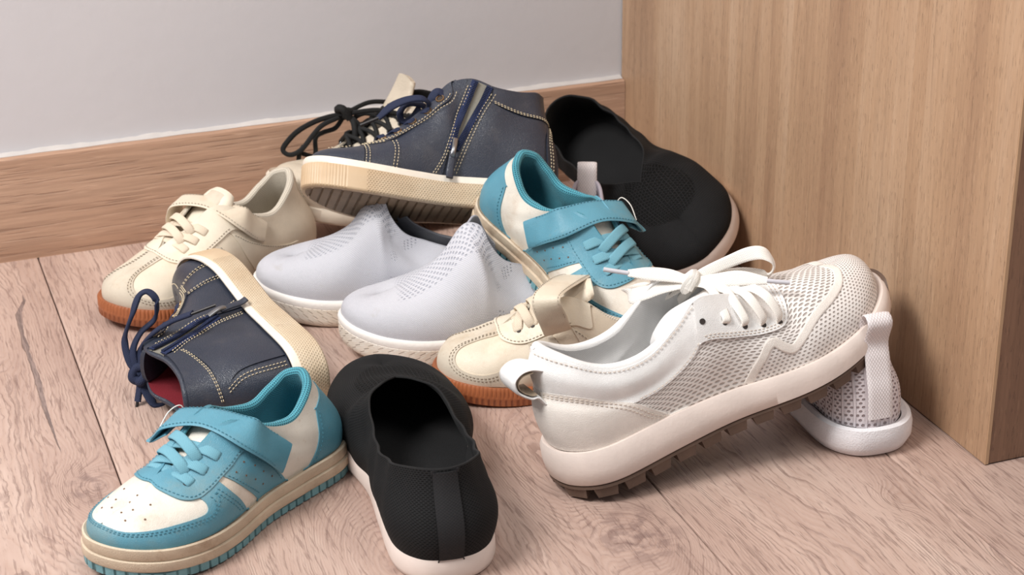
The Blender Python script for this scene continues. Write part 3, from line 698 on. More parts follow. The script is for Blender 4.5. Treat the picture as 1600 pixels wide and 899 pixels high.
    def ribbon(s, name, pts, width, thick, mat, normals=None, parent=None, n=10, label=None, cross=None, lens=.0, raw=False):
        """flat band with rounded edges along a smooth 3D path; width may be a list"""
        pts = np.asarray(pts, float); m = len(pts)
        if normals is None: normals = [(0, 0, 1)]*m
        wv = np.asarray(width, float)*np.ones(m)
        A = catmull(np.c_[pts, np.asarray(normals, float), wv], n)
        P, Nn, w = A[:, :3], unit(A[:, 3:6]), A[:, 6]
        T = unit(np.gradient(P, axis=0)); S_ = unit(np.cross(Nn, T)); Nn = np.cross(T, S_)
        prof = [(-1, 0), (-.93, .7), (-.6, 1), (0, 1+lens), (.6, 1), (.93, .7), (1, 0), (.93, -.7), (.6, -1), (0, -1), (-.6, -1), (-.93, -.7)]
        V = []; F = []; UV = []; k = len(prof); d = np.r_[0, np.cumsum(np.linalg.norm(np.diff(P, axis=0), axis=1))]
        for i in range(len(P)):
            for a, b in prof: V.append(P[i]+S_[i]*a*w[i]/2+Nn[i]*b*thick/2); UV.append((a*w[i]/2, d[i]))
            if i:
                for j in range(k): a = (i-1)*k; F.append((a+j, a+(j+1) % k, a+k+(j+1) % k, a+k+j))
        F += [tuple(range(k))[::-1], tuple(range((len(P)-1)*k, len(P)*k))]
        return s.add(name, V, [f[::-1] for f in F], mat, parent, uv=UV, sharp=60, label=label)
    def tube(s, name, pts, r, mat, parent=None, n=8, seg=8, label=None):
        pts = np.asarray(pts, float); rr = np.asarray(r, float)*np.ones(len(pts))
        A = catmull(np.c_[pts, rr], n); P = A[:, :3]; R_ = A[:, 3]; T = unit(np.gradient(P, axis=0)); V = []; F = []; UV = []
        nn = unit(np.cross(T[0], (0.13, .2, 1))); d = np.r_[0, np.cumsum(np.linalg.norm(np.diff(P, axis=0), axis=1))]
        for i in range(len(P)):
            nn = unit(nn-T[i]*(nn@T[i])); b = np.cross(T[i], nn)
            for j in range(seg): a = 2*math.pi*j/seg; V.append(P[i]+(nn*math.cos(a)+b*math.sin(a))*R_[i]); UV.append((j*R_[i]*6.28/seg, d[i]))
            if i:
                for j in range(seg): a = (i-1)*seg; F.append((a+j, a+(j+1) % seg, a+seg+(j+1) % seg, a+seg+j))
        F += [tuple(range(seg))[::-1], tuple(range((len(P)-1)*seg, len(P)*seg))]
        return s.add(name, V, F, mat, parent, uv=UV, sharp=60, label=label)
    def disc(s, name, UWs, r, mat, off=.0010, parent=None, kind=None, h=.0002, seg=10):
        V = []; F = []
        for U, W in UWs:
            c = s.S(U, W, off)[0]; n_ = s.N(U, W)[0]; a = unit(np.cross(n_, (0, 0.3, 1))); b = np.cross(n_, a); o = len(V)
            for j in range(seg): t = 2*math.pi*j/seg; V.append(c+(a*math.cos(t)+b*math.sin(t))*r+n_*h)
            for j in range(seg): t = 2*math.pi*j/seg; V.append(c+(a*math.cos(t)+b*math.sin(t))*r-n_*h*2)
            F.append(tuple(range(o, o+seg))); F += [(o+(j+1) % seg, o+j, o+seg+j, o+seg+(j+1) % seg) for j in range(seg)]
        return s.add(name, V, F, mat, parent, kind=kind, smooth=False)
    def eyelet(s, U, W, R_, r, mat, off=.0014, parent=None):
        c = s.S(U, W, off)[0]; n_ = s.N(U, W)[0]; a = unit(np.cross(n_, (0, 0.3, 1))); b = np.cross(n_, a)
        pts = [c+(a*math.cos(t)+b*math.sin(t))*R_ for t in np.linspace(0, 2*math.pi, 13)]
        return s.tube('eyelet', pts, r, mat, parent, n=2, seg=6)
    def sheet(s, name, cen, hw, droop, th, mat, parent=None, label=None, nt=11, n=8, ys=None):
        """a tongue: centre line [(x, z)] in fractions of L, half widths, arch droop"""
        L = s.L; m = len(cen); A = np.c_[np.asarray(cen, float)*L, np.asarray(hw, float)*L, np.ones(m)*np.asarray(droop)*L, (np.zeros(m) if ys is None else np.asarray(ys)*L)]
        A = catmull(A, n); ts = np.linspace(-1, 1, nt); G = []
        for x, z, w_, d, yy in A:
            yc = s.last.yc(x)+yy
            G.append([(x+0*t, yc+w_*math.sin(t*1.25)/math.sin(1.25), z-d*(abs(t)**2)) for t in ts])
        G = np.array(G); du = np.gradient(G, axis=0); dv = np.gradient(G, axis=1); Nn = unit(np.cross(du, dv)); 
        if Nn[len(G)//2, nt//2, 2] < 0: Nn = -Nn
        k = len(G); top = (G+Nn*th/2); bot = (G-Nn*th/2); edge = np.clip(1-np.abs(ts)**8, .15, 1)
        top = G+Nn*th/2*edge[None, :, None]; bot = G-Nn*th/2*edge[None, :, None]
        V = np.vstack([top.reshape(-1, 3), bot.reshape(-1, 3)]); F = []; o = k*nt
        UV = np.array([(G[i, j, 1], A[i, 0]) for i in range(k) for j in range(nt)]*2)
        for i in range(k-1):
            for j in range(nt-1): a = i*nt+j; F += [(a, a+1, a+nt+1, a+nt), (o+a+nt, o+a+nt+1, o+a+1, o+a)]
        for i in range(k-1):
            for j in (0, nt-1):
                a = i*nt+j; q = (a, a+nt, o+a+nt, o+a); F.append(q if j == 0 else q[::-1])
        for j in range(nt-1):
            for i in (0, k-1):
                a = i*nt+j; q = (a, o+a, o+a+1, a+1); F.append(q if i == 0 else q[::-1])
        f = F[0]; nn = np.cross(V[f[1]]-V[f[0]], V[f[2]]-V[f[0]])
        if nn[2] < 0: F = [g[::-1] for g in F]
        return s.add(name, V, F, mat, parent, uv=UV, sharp=60, label=label)
    def cross_lace(s, a, b, width, thick, mat, lift=.004, h0=.001, sag=0.0, parent=None):
        """a lace run from eyelet a=(U, W) over the tongue to eyelet b"""
        pa, pb = s.S(*a, 0)[0], s.S(*b, 0)[0]; na, nb = s.N(*a)[0], s.N(*b)[0]
        d = pb-pa; up = unit(na+nb+np.array([0, 0, .6]))
        pts = [pa-na*.001, pa+na*(h0+thick)+d*.03, pa+d*.2+(na*.5+up*.5)*(h0+thick+lift*.6), (pa+pb)/2+up*(h0+lift), pb-d*.2+(nb*.5+up*.5)*(h0+thick+lift*.6), pb+nb*(h0+thick)-d*.03, pb-nb*.001]
        return s.ribbon('lace', pts, [width*.75, width*.95, width, width, width, width*.95, width*.75], thick, mat, [na, na, na+up, up, nb+up, nb, nb], parent, n=5)
    def over(s, name, path, width, thick, mat, off=.002, parent=None, lifts=None, label=None, n=8, lens=.0):
        """a strap laid over the shoe: path [(U, W)]"""
        p = np.asarray(path, float); m = len(p); lf = np.zeros(m) if lifts is None else np.asarray(lifts)
        P = s.S(p[:, 0], p[:, 1], off); Nn = s.N(p[:, 0], p[:, 1]); P = P+Nn*lf[:, None]
        return s.ribbon(name, P, width, thick, mat, Nn, parent, n=n, label=label, lens=lens)
# lace paths in the local metres of each shoe
PATH_KNOT = [(0.1601, 0.0194, 0.0995)]  #@knot
PATH_LOOPR = [(0.1601, 0.0194, 0.0995), (0.1735, 0.0164, 0.1022), (0.1942, 0.007, 0.1062), (0.2072, 0.0012, 0.1071), (0.2165, -0.0029, 0.1039), (0.2221, -0.0042, 0.0943), (0.2213, -0.0013, 0.0852), (0.2153, 0.004, 0.083), (0.1992, 0.0099, 0.0908), (0.1732, 0.0187, 0.097), (0.1612, 0.0204, 0.0975)]  #@loopR
PATH_ENDR = [(0.16, 0.0172, 0.0996), (0.1724, 0.0018, 0.0995), (0.1894, -0.0092, 0.0971), (0.2058, -0.0198, 0.0899)]  #@endR
PATH_TIPR = [(0.2054, -0.0196, 0.0901), (0.2123, -0.0232, 0.0866), (0.2202, -0.0272, 0.0826)]  #@tipR
PATH_ENDL = [(0.1596, 0.0201, 0.1006), (0.1485, 0.0269, 0.1079), (0.1348, 0.034, 0.114), (0.1207, 0.0408, 0.1193)]  #@endL
PATH_TIPL = [(0.1211, 0.0406, 0.1192), (0.113, 0.0451, 0.1235), (0.1054, 0.0493, 0.1277)]  #@tipL
PATH_LOOPL = [(0.1588, 0.0196, 0.0989), (0.1397, 0.0289, 0.101), (0.1256, 0.0334, 0.1012), (0.1165, 0.0385, 0.1012), (0.1191, 0.0472, 0.102), (0.1313, 0.0469, 0.0996), (0.1444, 0.0381, 0.0995), (0.16, 0.0237, 0.0988)]  #@loopL
PATH_FAR = [(0.1218, 0.0525, 0.0903), (0.1372, 0.0452, 0.085), (0.1527, 0.038, 0.0799)]  #@far
PATH_NF_KNOT = [(0.1087, -0.0113, 0.1226)]  #@nf knot
PATH_NF_LOOPA = [(0.1091, -0.0103, 0.1223), (0.1177, -0.0016, 0.1279), (0.1276, 0.0162, 0.1269), (0.1238, 0.0402, 0.1194), (0.1265, 0.0533, 0.1114), (0.1239, 0.0567, 0.1042), (0.1174, 0.05, 0.1), (0.1207, 0.0319, 0.1013), (0.1225, 0.0212, 0.1142), (0.1204, 0.0081, 0.123), (0.1131, -0.0064, 0.125)]  #@nf loopA
PATH_NF_B = [(0.1087, -0.0113, 0.1226), (0.117, 0.0081, 0.1175), (0.1085, 0.0245, 0.1098), (0.0956, 0.0388, 0.0969), (0.0805, 0.0497, 0.0836)]  #@nf B
PATH_NF_BTIP = [(0.0805, 0.0492, 0.0842), (0.0766, 0.0526, 0.0748), (0.0727, 0.056, 0.0654)]  #@nf Btip
PATH_NF_C = [(0.1087, -0.0113, 0.1226), (0.1052, -0.0209, 0.126), (0.1017, -0.0311, 0.13)]  #@nf C
PATH_NF_CTIP = [(0.1021, -0.0302, 0.1298), (0.0988, -0.0394, 0.1331), (0.0954, -0.0481, 0.1358)]  #@nf Ctip
PATH_NF_D = [(0.1085, -0.0117, 0.1227), (0.102, -0.0224, 0.1223), (0.0926, -0.0335, 0.1178), (0.0964, -0.0355, 0.1048), (0.1043, -0.0238, 0.1064), (0.1054, -0.0137, 0.1195)]  #@nf D
PATH_NB_UP = [(0.1251, 0.0139, 0.0924), (0.1282, 0.0201, 0.0987), (0.1355, 0.0244, 0.1009), (0.148, 0.0214, 0.0994), (0.1619, 0.0168, 0.0925), (0.1726, 0.0119, 0.0814)]  #@nb up
PATH_NB_TIP = [(0.172, 0.0122, 0.082), (0.1798, 0.0097, 0.0779), (0.1881, 0.007, 0.0735)]  #@nb tip
PATH_NB_LOOP = [(0.1252, 0.0143, 0.0941), (0.1354, 0.0134, 0.099), (0.1464, 0.011, 0.0988), (0.1514, 0.0031, 0.0922), (0.148, 0.0019, 0.0848), (0.1401, 0.0045, 0.0885), (0.1352, 0.0127, 0.0962)]  #@nb loop
PATH_NB_TOP = [(0.1136, 0.0203, 0.1082), (0.1196, 0.0197, 0.1109), (0.1243, 0.0172, 0.105), (0.1256, 0.0155, 0.0993)]  #@nb top
PATH_BB_KNOT = [(0.1766, 0.0155, 0.0994)]  #@bb knot
PATH_BB_LOOP1 = [(0.1766, 0.0155, 0.0994), (0.1906, 0.021, 0.0935), (0.2052, 0.0258, 0.0847), (0.2199, 0.0292, 0.0717), (0.2308, 0.0295, 0.0565), (0.2322, 0.0277, 0.0501), (0.2254, 0.0232, 0.0492), (0.2154, 0.0206, 0.0575), (0.2045, 0.021, 0.0741), (0.1955, 0.0204, 0.0853), (0.1808, 0.0163, 0.0956)]  #@bb loop1
PATH_BB_R1 = [(0.1767, 0.015, 0.0982), (0.1701, 0.008, 0.0959), (0.1685, 0.0002, 0.085), (0.169, -0.0035, 0.0639)]  #@bb r1
PATH_BB_R2 = [(0.1738, 0.0137, 0.0988), (0.1684, 0.0072, 0.0962), (0.1622, 0.0036, 0.0901), (0.1523, -0.0017, 0.0756)]  #@bb r2
PATH_BB_R3 = [(0.1639, 0.0182, 0.0937), (0.1609, 0.0179, 0.0972), (0.1538, 0.0155, 0.1007), (0.1464, 0.0114, 0.1006), (0.1436, 0.0089, 0.098)]  #@bb r3
PATH_BB_L2 = [(0.1749, 0.0191, 0.0958), (0.181, 0.0229, 0.0822), (0.1921, 0.0266, 0.0756), (0.1993, 0.0278, 0.0685), (0.2006, 0.0217, 0.052), (0.2121, 0.028, 0.0508)]  #@bb l2
PATH_BB_L3 = [(0.2118, 0.0255, 0.0598), (0.2161, 0.0246, 0.0514), (0.2177, 0.0209, 0.0402)]  #@bb l3
PATH_N1 = [(0.1608, -0.0204, 0.0951), (0.1655, -0.0042, 0.0965), (0.1659, 0.0077, 0.0979)]  #@n1
PATH_N2 = [(0.1705, -0.0245, 0.0929), (0.1734, -0.0099, 0.0945), (0.1678, 0.0071, 0.0978)]  #@n2
PATH_N3 = [(0.1822, -0.0297, 0.0896), (0.1818, -0.0118, 0.0911), (0.1699, 0.0043, 0.0982)]  #@n3
PATH_N4 = [(0.1958, -0.0304, 0.085), (0.1903, -0.0124, 0.0908), (0.1725, 0.0036, 0.0984)]  #@n4
# ---------------------------------------------------------------- builders, one per model
def mir(p): return [(u, -w) for u, w in p]
def both(p): return [(1, p), (-1, mir(p))]
def teal(name, label, left, pose, seed=0):
    s = Shoe(name, 'teal', pose['L'], left, pose['loc'], pose['rot'], label, 'teal and white children\'s sneakers'); L = s.L
    s.upper('white leather aged'); s.lining('teal mesh', .0022, .0075); s.insole('teal mesh', .004)
    zb = s.last.zb
    m = s.sole([(-.010*L, lambda a, x: .34*zb(x)), (.012*L, lambda a, x: .34*zb(x)), (.016*L, lambda a, x: .40*zb(x)), (.014*L, lambda a, x: .66*zb(x)), (.006*L, lambda a, x: .70*zb(x)), (.010*L, lambda a, x: .75*zb(x)),
            (.008*L, lambda a, x: 1.06*zb(x)), (.002*L, lambda a, x: 1.10*zb(x)), (-.006*L, lambda a, x: 1.04*zb(x)), (-.03*L, lambda a, x: .95*zb(x))], 'dirty midsole', 'midsole')
    gr = lambda a, x: .011*L-.0016*(np.mod(a, .0085) < .0016)
    gr2 = lambda a, x: .002*L-.0014*(np.mod(a, .0085) < .0016)
    o = s.sole([(-.03*L, 0.0), (gr2, 0.0), (gr, .06), (gr, lambda a, x: (.34+.07*np.sin(a*95))*zb(x)), (-.01*L, .36)], 'teal rubber', 'outsole', n=420)
    s.cap(-.029*L, .0004, 'teal rubber', 'tread', up=False)
    guard = [(0, .58), (0, .58), (.04, .60), (.095, .64), (.16, .65), (.225, .66), (.295, .69), (.33, .68), (.338, .58), (.325, .44), (.325, .44), (.40, .42), (.40, .42), (.425, .66), (.475, .97), (.475, .97), (.3, .97), (.15, .97), (0, .97), (0, .97)]
    s.panel('toe_guard', both(guard), 'teal leather')
    st = [(.42, .41), (.42, .41), (.54, .38), (.54, .38), (.60, .70), (.645, .97), (.645, .97), (.53, .97), (.53, .97), (.475, .74)]
    for q in (1, -1):
        s.panel('side_stripe', [(q, st if q > 0 else mir(st))], 'teal leather')
    es = [(.25, 0), (.25, 0), (.25, .15), (.275, .37), (.30, .46), (.33, .485), (.355, .47), (.415, .43), (.465, .41), (.505, .385), (.58, .36), (.61, .22), (.605, 0), (.605, 0), (.45, 0), (.31, .0), (.31, .0)]
    s.panel('eyestay', both(es), 'teal leather', off=.0016)
    hc = [(.735, .97), (.735, .97), (.76, .84), (.83, .42), (.875, .19), (.875, .19), (1.0, .17), (1.125, .19), (1.125, .19), (1.17, .42), (1.24, .84), (1.265, .97), (1.265, .97), (1.0, .97)]
    s.panel('heel_counter', [(0, hc)], 'teal leather')
    g1 = [(.0, .62), (.04, .64), (.095, .68), (.16, .69), (.225, .70), (.30, .73), (.345, .73), (.362, .60), (.35, .50)]; g2 = [(u, w_+.035) for u, w_ in g1[:-2]]+[(.378, .60), (.366, .50)]
    s.stitch([g1, g2, mir(g1), mir(g2)]+
             [[(.385, q*.50), (.412, q*.68), (.458, q*.94)] for q in (1, -1)]+[[(.375, q*.52), (.40, q*.68), (.446, q*.94)] for q in (1, -1)]+
             [[(.435, q*.46), (.487, q*.74), (.54, q*.94)] for q in (1, -1)]+[[(.53, q*.46), (.59, q*.70), (.63, q*.94)] for q in (1, -1)]+
             [[(.752, q*.94), (.775, q*.84), (.842, q*.44), (.88, q*.23)] for q in (1, -1)], 'thread teal')
    s.stitch([[(.258, 0), (.258, q*.15), (.284, q*.345), (.305, q*.43), (.33, q*.45), (.415, q*.40), (.465, q*.38), (.505, q*.355), (.57, q*.33)] for q in (1, -1)], 'thread teal', off=.0018)
    s.disc('perforation', [(u, wv) for u, ws in ((.06, (-.25, .25)), (.095, (-.42, 0, .42)), (.13, (-.24, .24)), (.165, (-.46, 0, .46)), (.20, (-.28, .28))) for wv in ws], .0008, 'hole', off=.0002, kind='stuff')
    s.disc('stripe_perforation', [(u, q*wv) for q in (1, -1) for u, wv in ((.465, .50), (.505, .48), (.49, .62), (.535, .60), (.52, .74), (.56, .72), (.55, .85), (.59, .83))], .0007, 'hole', off=.0011, kind='stuff')
    s.sheet('tongue', [(.72, .232), (.65, .262), (.59, .298), (.54, .328), (.50, .345)], [.045, .065, .078, .08, .07], .03, .004, 'white leather aged', label='white tongue')
    rows = [(.325, .27), (.385, .25), (.445, .22)]
    for u, wv in rows:
        for q in (1, -1): s.disc('eyelet', [(u, q*wv)], .0024, 'dark eyelet', off=.0019)
    lw = .0088
    s.cross_lace((.325, .26), (.335, -.30), lw, .0018, 'teal lace', .004)
    s.cross_lace((.335, .26), (.39, -.27), lw, .0018, 'teal lace', .007)
    s.cross_lace((.385, .25), (.345, -.16), lw, .0018, 'teal lace', .0095)
    s.cross_lace((.40, .24), (.452, -.24), lw, .0018, 'teal lace', .008)
    s.cross_lace((.45, .22), (.40, -.12), lw, .0018, 'teal lace', .011)
    pth = [(.655, -.64), (.612, -.40), (.57, -.18), (.53, .02), (.50, .22), (.475, .40), (.465, .52)]
    pu, pw = [p[0] for p in pth], [p[1] for p in pth]
    Nn = s.N(pu, pw); P = s.S(pu, pw); lift = np.array([.003, .004, .006, .0075, .011, .014, .016])
    pts = list((P+Nn*lift[:, None])[::-1]); nn = list(Nn[::-1])
    pts[3] = (pts[2]+pts[4])/2+np.array([0, 0, .006]); nn[3] = np.array([0, 0, 1.])
    wd = .122*L
    st_ = s.ribbon('strap', pts, [wd*.96, wd, wd, wd, wd, wd*.97, wd*.86], .0028, 'teal leather', nn, n=8)
    s.ribbon('strap_return', [pts[0]-Nn[0]*.004, pts[1]-np.array([0, 0, .004]), pts[2]-np.array([0, 0, .006])], wd*.9, .002, 'teal leather', [nn[0], nn[1], nn[2]], st_, n=6)
    A = catmull(np.c_[np.array(pts), np.array([unit(np.asarray(v, float)) for v in nn])], 8); T = unit(np.gradient(A[:, :3], axis=0)); Sd = unit(np.cross(A[:, 3:], T))
    s.stitch([A[2:-2:3, :3]+Sd[2:-2:3]*q*wd*.43+A[2:-2:3, 3:]*.0016 for q in (1, -1)], 'thread teal', raw=True, name='strap_stitching', parent=st_)
    s.tube('loose_thread', [pts[1]+np.array([.006, 0, .002]), pts[1]+np.array([-.006, .002, .010]), pts[1]+np.array([-.016, .0, .012]), pts[1]+np.array([-.018, -.004, .004])], .00045, 'white lace', seg=5)
    return s
def cream(name, label, left, pose, strap_loose=False):
    s = Shoe(name, 'cream', pose['L'], left, pose['loc'], pose['rot'], label, 'cream gum-soled children\'s sneakers'); L = s.L; zb = s.last.zb
    s.upper('cream leather'); s.lining('cream mesh', .0022, .0075); s.insole('insole cream', .004)
    r1 = lambda a, x: .011*L-.0007*(np.mod(a, .0036) < .0013)
    r2 = lambda a, x: .010*L-.0007*(np.mod(a, .0050) < .0016)
    s.sole([(-.02*L, 0.0), (.002*L, 0.0), (r2, .10), (r2, .40), (.011*L, .46), (.011*L, .58), (r1, .64), (r1, .98), (.004*L, 1.14), (-.004*L, 1.12), (-.02*L, 1.0)], 'gum rubber', 'gum_sole', n=460)
    s.cap(-.019*L, .0004, 'gum rubber', 'tread', up=False)
    # suede toe cap with its centre strip, cut round a pale window on either side
    tc = [(0, .97), (0, .97), (0, 0), (0, 0), (.14, .0), (.27, 0), (.27, 0), (.27, .18), (.27, .18), (.185, .195), (.13, .27), (.105, .42), (.11, .62), (.145, .76), (.21, .80), (.27, .74), (.27, .74), (.30, .84), (.32, .97), (.32, .97), (.16, .97)]
    s.panel('toe_cap', both(tc), 'suede', label='grey beige suede toe cap')
    es = [(.255, 0), (.255, 0), (.258, .12), (.272, .28), (.30, .37), (.335, .41), (.38, .41), (.45, .39), (.54, .36), (.60, .30), (.61, 0), (.61, 0), (.45, 0), (.31, 0), (.31, 0)]
    s.panel('eyestay', both(es), 'cream leather pale', off=.0017)
    sd = [(.355, .42), (.355, .42), (.445, .42), (.445, .42), (.495, .70), (.57, .97), (.57, .97), (.40, .97), (.40, .97), (.375, .68)]
    bk = [(.52, .40), (.52, .40), (.59, .53), (.67, .60), (.76, .70), (.80, .74), (.80, .97), (.60, .97), (.60, .97), (.55, .72)]
    for q in (1, -1):
        s.panel('side_patch', [(q, sd if q > 0 else mir(sd))], 'suede', label='grey beige suede side patch')
        s.panel('lower_panel', [(q, bk if q > 0 else mir(bk))], 'cream leather pale')
    hc = [(.95, .30), (.95, .30), (.955, .04), (.955, .04), (1.045, .04), (1.045, .04), (1.05, .30), (1.05, .30)]
    s.panel('heel_patch', [(0, hc)], 'cream leather')
    dbl = lambda p: [p, mir(p)]
    s.stitch(dbl([(.265, .145), (.185, .16), (.125, .24), (.095, .42), (.10, .64), (.14, .80), (.21, .85), (.275, .79)])+dbl([(.265, .12), (.18, .13), (.115, .22), (.083, .42), (.088, .66), (.135, .84), (.21, .89), (.28, .83)])+
             dbl([(.365, .45), (.385, .68), (.41, .94)])+dbl([(.452, .46), (.487, .70), (.555, .94)])+dbl([(.53, .44), (.59, .56), (.67, .63), (.76, .73), (.79, .76)]), 'thread grey')
    s.stitch(dbl([(.265, 0), (.268, .12), (.281, .26), (.305, .345), (.335, .38), (.38, .38), (.45, .36), (.54, .33)])+dbl([(.942, .32), (.948, .10)]), 'thread grey', off=.0019)
    s.sheet('tongue', [(.72, .215), (.64, .258), (.56, .315), (.50, .355), (.455, .385), (.43, .395)], [.05, .07, .078, .08, .075, .06], .03, .006, 'cream leather pale')
    s.sheet('tongue_patch', [(.53, .352), (.49, .375), (.455, .397)], [.048, .05, .046], .012, .002, 'suede', label='grey beige suede patch on the tongue')
    rows = [(.335, .22), (.385, .20), (.435, .18), (.475, .17)]
    for u, wv in rows[:3]:
        for q in (1, -1): s.disc('eyelet', [(u, q*wv)], .0022, 'dark eyelet', off=.0020)
    lw = .0085
    s.cross_lace((.335, .22), (.34, -.25), lw, .0018, 'cream lace', .004)
    s.cross_lace((.335, .20), (.39, -.23), lw, .0018, 'cream lace', .007)
    s.cross_lace((.385, .20), (.35, -.12), lw, .0018, 'cream lace', .0095)
    s.cross_lace((.39, .20), (.44, -.21), lw, .0018, 'cream lace', .008)
    s.cross_lace((.435, .18), (.40, -.10), lw, .0018, 'cream lace', .011)
    wd = .105*L
    pth = [(.69, -.30), (.645, -.22), (.595, -.15), (.545, -.05), (.505, .14), (.48, .30), (.47, .40)]
    pu, pw = [p[0] for p in pth], [p[1] for p in pth]; Nn = s.N(pu, pw); P = s.S(pu, pw)
    lift = np.array([.003, .004, .006, .0075, .010, .009, .006])+(np.array([0, 0, .010, .026, .030, .014, 0]) if strap_loose else 0)
    pts = list((P+Nn*lift[:, None])[::-1]); nn = list(Nn[::-1]); pts[3] = (pts[2]+pts[4])/2+np.array([0, 0, .006]); nn[3] = np.array([0, 0, 1.])
    st_ = s.ribbon('strap', pts, [wd*.96, wd, wd, wd, wd, wd*.97, wd*.80], .0028, 'cream leather', nn, n=8)
    A = catmull(np.c_[np.array(pts), np.array([unit(np.asarray(v, float)) for v in nn])], 8); T = unit(np.gradient(A[:, :3], axis=0)); Sd = unit(np.cross(A[:, 3:], T))
    s.stitch([A[2:-2:3, :3]+Sd[2:-2:3]*q*wd*.43+A[2:-2:3, 3:]*.0016 for q in (1, -1)], 'thread grey', raw=True, name='strap_stitching', parent=st_)
    return s
def navy(name, label, left, pose, laces='front'):
    s = Shoe(name, 'navy', pose['L'], left, pose['loc'], pose['rot'], label, 'navy zip-up high-top children\'s shoes'); L = s.L; zb = s.last.zb
    s.upper('navy leather'); s.lining('red lining' if laces == 'front' else 'grey felt', .0022, .0045, rollmat='navy leather'); s.insole('red lining' if laces == 'front' else 'grey felt', .004)
    # foxing: plain rim above a dotted band, ribbed bumper round the toe
    def dz(a, x): return .019*L+np.where(a < .22*L, -.0006*(np.mod(a, .0028) < .0012), 0)
    s.sole([(.004*L, 1.16), (.010*L, 1.16), (.014*L, 1.08), (.013*L, .86), (.010*L, .84)][::-1], 'foxing white', 'rim', n=200)
    s.sole([(-.01*L, 0.0), (.012*L, 0.0), (.019*L, .06), (dz, .12), (dz, .50), (dz, .84), (.014*L, .90), (.0, .90)], 'foxing dotted', 'foxing', n=460)
    s.cap(.0*L, .0003, 'sole taupe', 'tread', up=False, n=420, nt=15, ribs=lambda x, t: (.0016 if (x % .0085) < .0016 and abs(t) < .97 else 0.0)-(.0012 if abs(t) < .99 else 0))
    D = .0012
    toe = [(.27, 0), (.27, 0), (.262, .35), (.235, .70), (.21, .97), (.21, .97), (0, .97), (0, .97), (0, 0), (0, 0)]
    toe = [(0, .97), (0, .97), (.08, .97), (.08, .97), (.085, .70), (.11, .45), (.13, .2), (.135, 0), (.135, 0), (0, 0), (0, 0)]
    s.panel('toe_cap', both([(0, .97), (0, .97), (.235, .97), (.235, .97), (.24, .70), (.235, .4), (.215, .2), (.215, 0), (.215, 0), (0, 0), (0, 0)]), 'navy leather', off=D)
    band = [(.225, .30), (.225, .30), (.33, .34), (.33, .34), (.345, .62), (.335, .97), (.335, .97), (.25, .97), (.25, .97), (.25, .65)]
    ey = [(.225, 0), (.225, 0), (.225, .14), (.24, .30), (.31, .38), (.40, .28), (.50, .23), (.575, .20), (.60, .12), (.60, .0), (.60, 0), (.45, 0), (.30, 0), (.30, 0)]
    s.panel('eyestay', both(ey), 'navy leather', off=.0018)
    for q in (1, -1): s.panel('vamp_band', [(q, band if q > 0 else mir(band))], 'navy leather', off=D)
    zf = [(.475, .97), (.475, .97), (.51, .81), (.535, .67), (.612, .27), (.65, .02), (.65, .02), (.68, .02), (.68, .02), (.635, .27), (.575, .56), (.54, .76), (.515, .97), (.515, .97)]
    s.panel('zip_facing', [(1, zf)], 'navy leather', off=D, label='navy panel in front of the zip')
    back = [(.66, .97), (.66, .97), (.685, .70), (.715, .35), (.75, .04), (.75, .04), (.85, .03), (1, .02), (1, .02), (1.0, .4), (1, .97), (1, .97)]
    s.panel('back_panel', [(1, [(.545, .97), (.545, .97), (.57, .83), (.63, .56), (.695, .23), (.73, .03), (.73, .03), (.735, .16), (.85, .28), (.98, .32), (.98, .32), (.90, .55), (.87, .97), (.87, .97)])], 'navy leather', off=D)
    cf = [(.74, .015), (.74, .015), (.84, .01), (1.0, .012), (1.12, .012), (1.12, .012), (1.13, .24), (1.13, .24), (1.0, .33), (.86, .26), (.73, .16), (.73, .16)]
    s.panel('collar_cuff', [(0, cf)], 'navy leather', off=.002)
    hc = [(.885, .97), (.885, .97), (.905, .60), (.955, .33), (1, .32), (1.045, .33), (1.10, .60), (1.12, .97), (1.12, .97)]
    s.panel('heel_counter', [(0, hc)], 'navy leather', off=.0015)
    # the open zip: grey gusset between two tapes
    g = [(.67, .01), (.67, .01), (.73, .01), (.73, .01), (.69, .26), (.615, .60), (.565, .76), (.565, .76), (.535, .76), (.57, .56), (.63, .27)]
    s.panel('gusset', [(1, g)], 'grey felt', off=.0006, label='grey felt gusset behind the open zip')
    za = [(.678, .012), (.640, .25), (.578, .56), (.548, .76)]; zc = [(.728, .012), (.688, .26), (.613, .60), (.566, .76)]
    for k, p in enumerate((za, zc)):
        t = s.over('zip_tape', p, .0062, .0012, 'navy tape', off=.0022, n=16)
        c = catmull(p, 60); P = s.S(c[:, 0]+(.006 if k == 0 else -.006), c[:, 1], .0034)
        P = resample(P, .0016); V = []; F = []
        for i in range(1, len(P)-1):
            tt = unit(P[i+1]-P[i-1]); nn = unit(np.array([0, 1., .1])); sd = unit(np.cross(nn, tt)); q = P[i]; o = len(V)
            for a in (-1, 1):
                for b in (-1, 1):
                    for c_ in (-1, 1): V.append(q+sd*a*.0016+tt*b*.00045+nn*c_*.0008)
            F += [tuple(o+j for j in f) for f in ((0, 1, 3, 2), (4, 6, 7, 5), (0, 4, 5, 1), (2, 3, 7, 6), (0, 2, 6, 4), (1, 5, 7, 3))]
        s.add('zip_teeth', V, F, 'navy tape', t, kind='stuff', smooth=False)
    p0 = s.S(.562, .70, .004)[0]; p1 = s.S(.548, .80, .006)[0]; p2 = s.S(.535, .95, .008)[0]; nz = s.N(.55, .8)[0]
    zp = s.ribbon('zip_pull', [p1-(p2-p1)*.1, (p1+p2)/2+nz*.001, p2+nz*.001, p2+(p2-p1)*.30+nz*.003], [.0055, .0065, .0070, .0066], .0024, 'navy leather', [nz]*4, n=6)
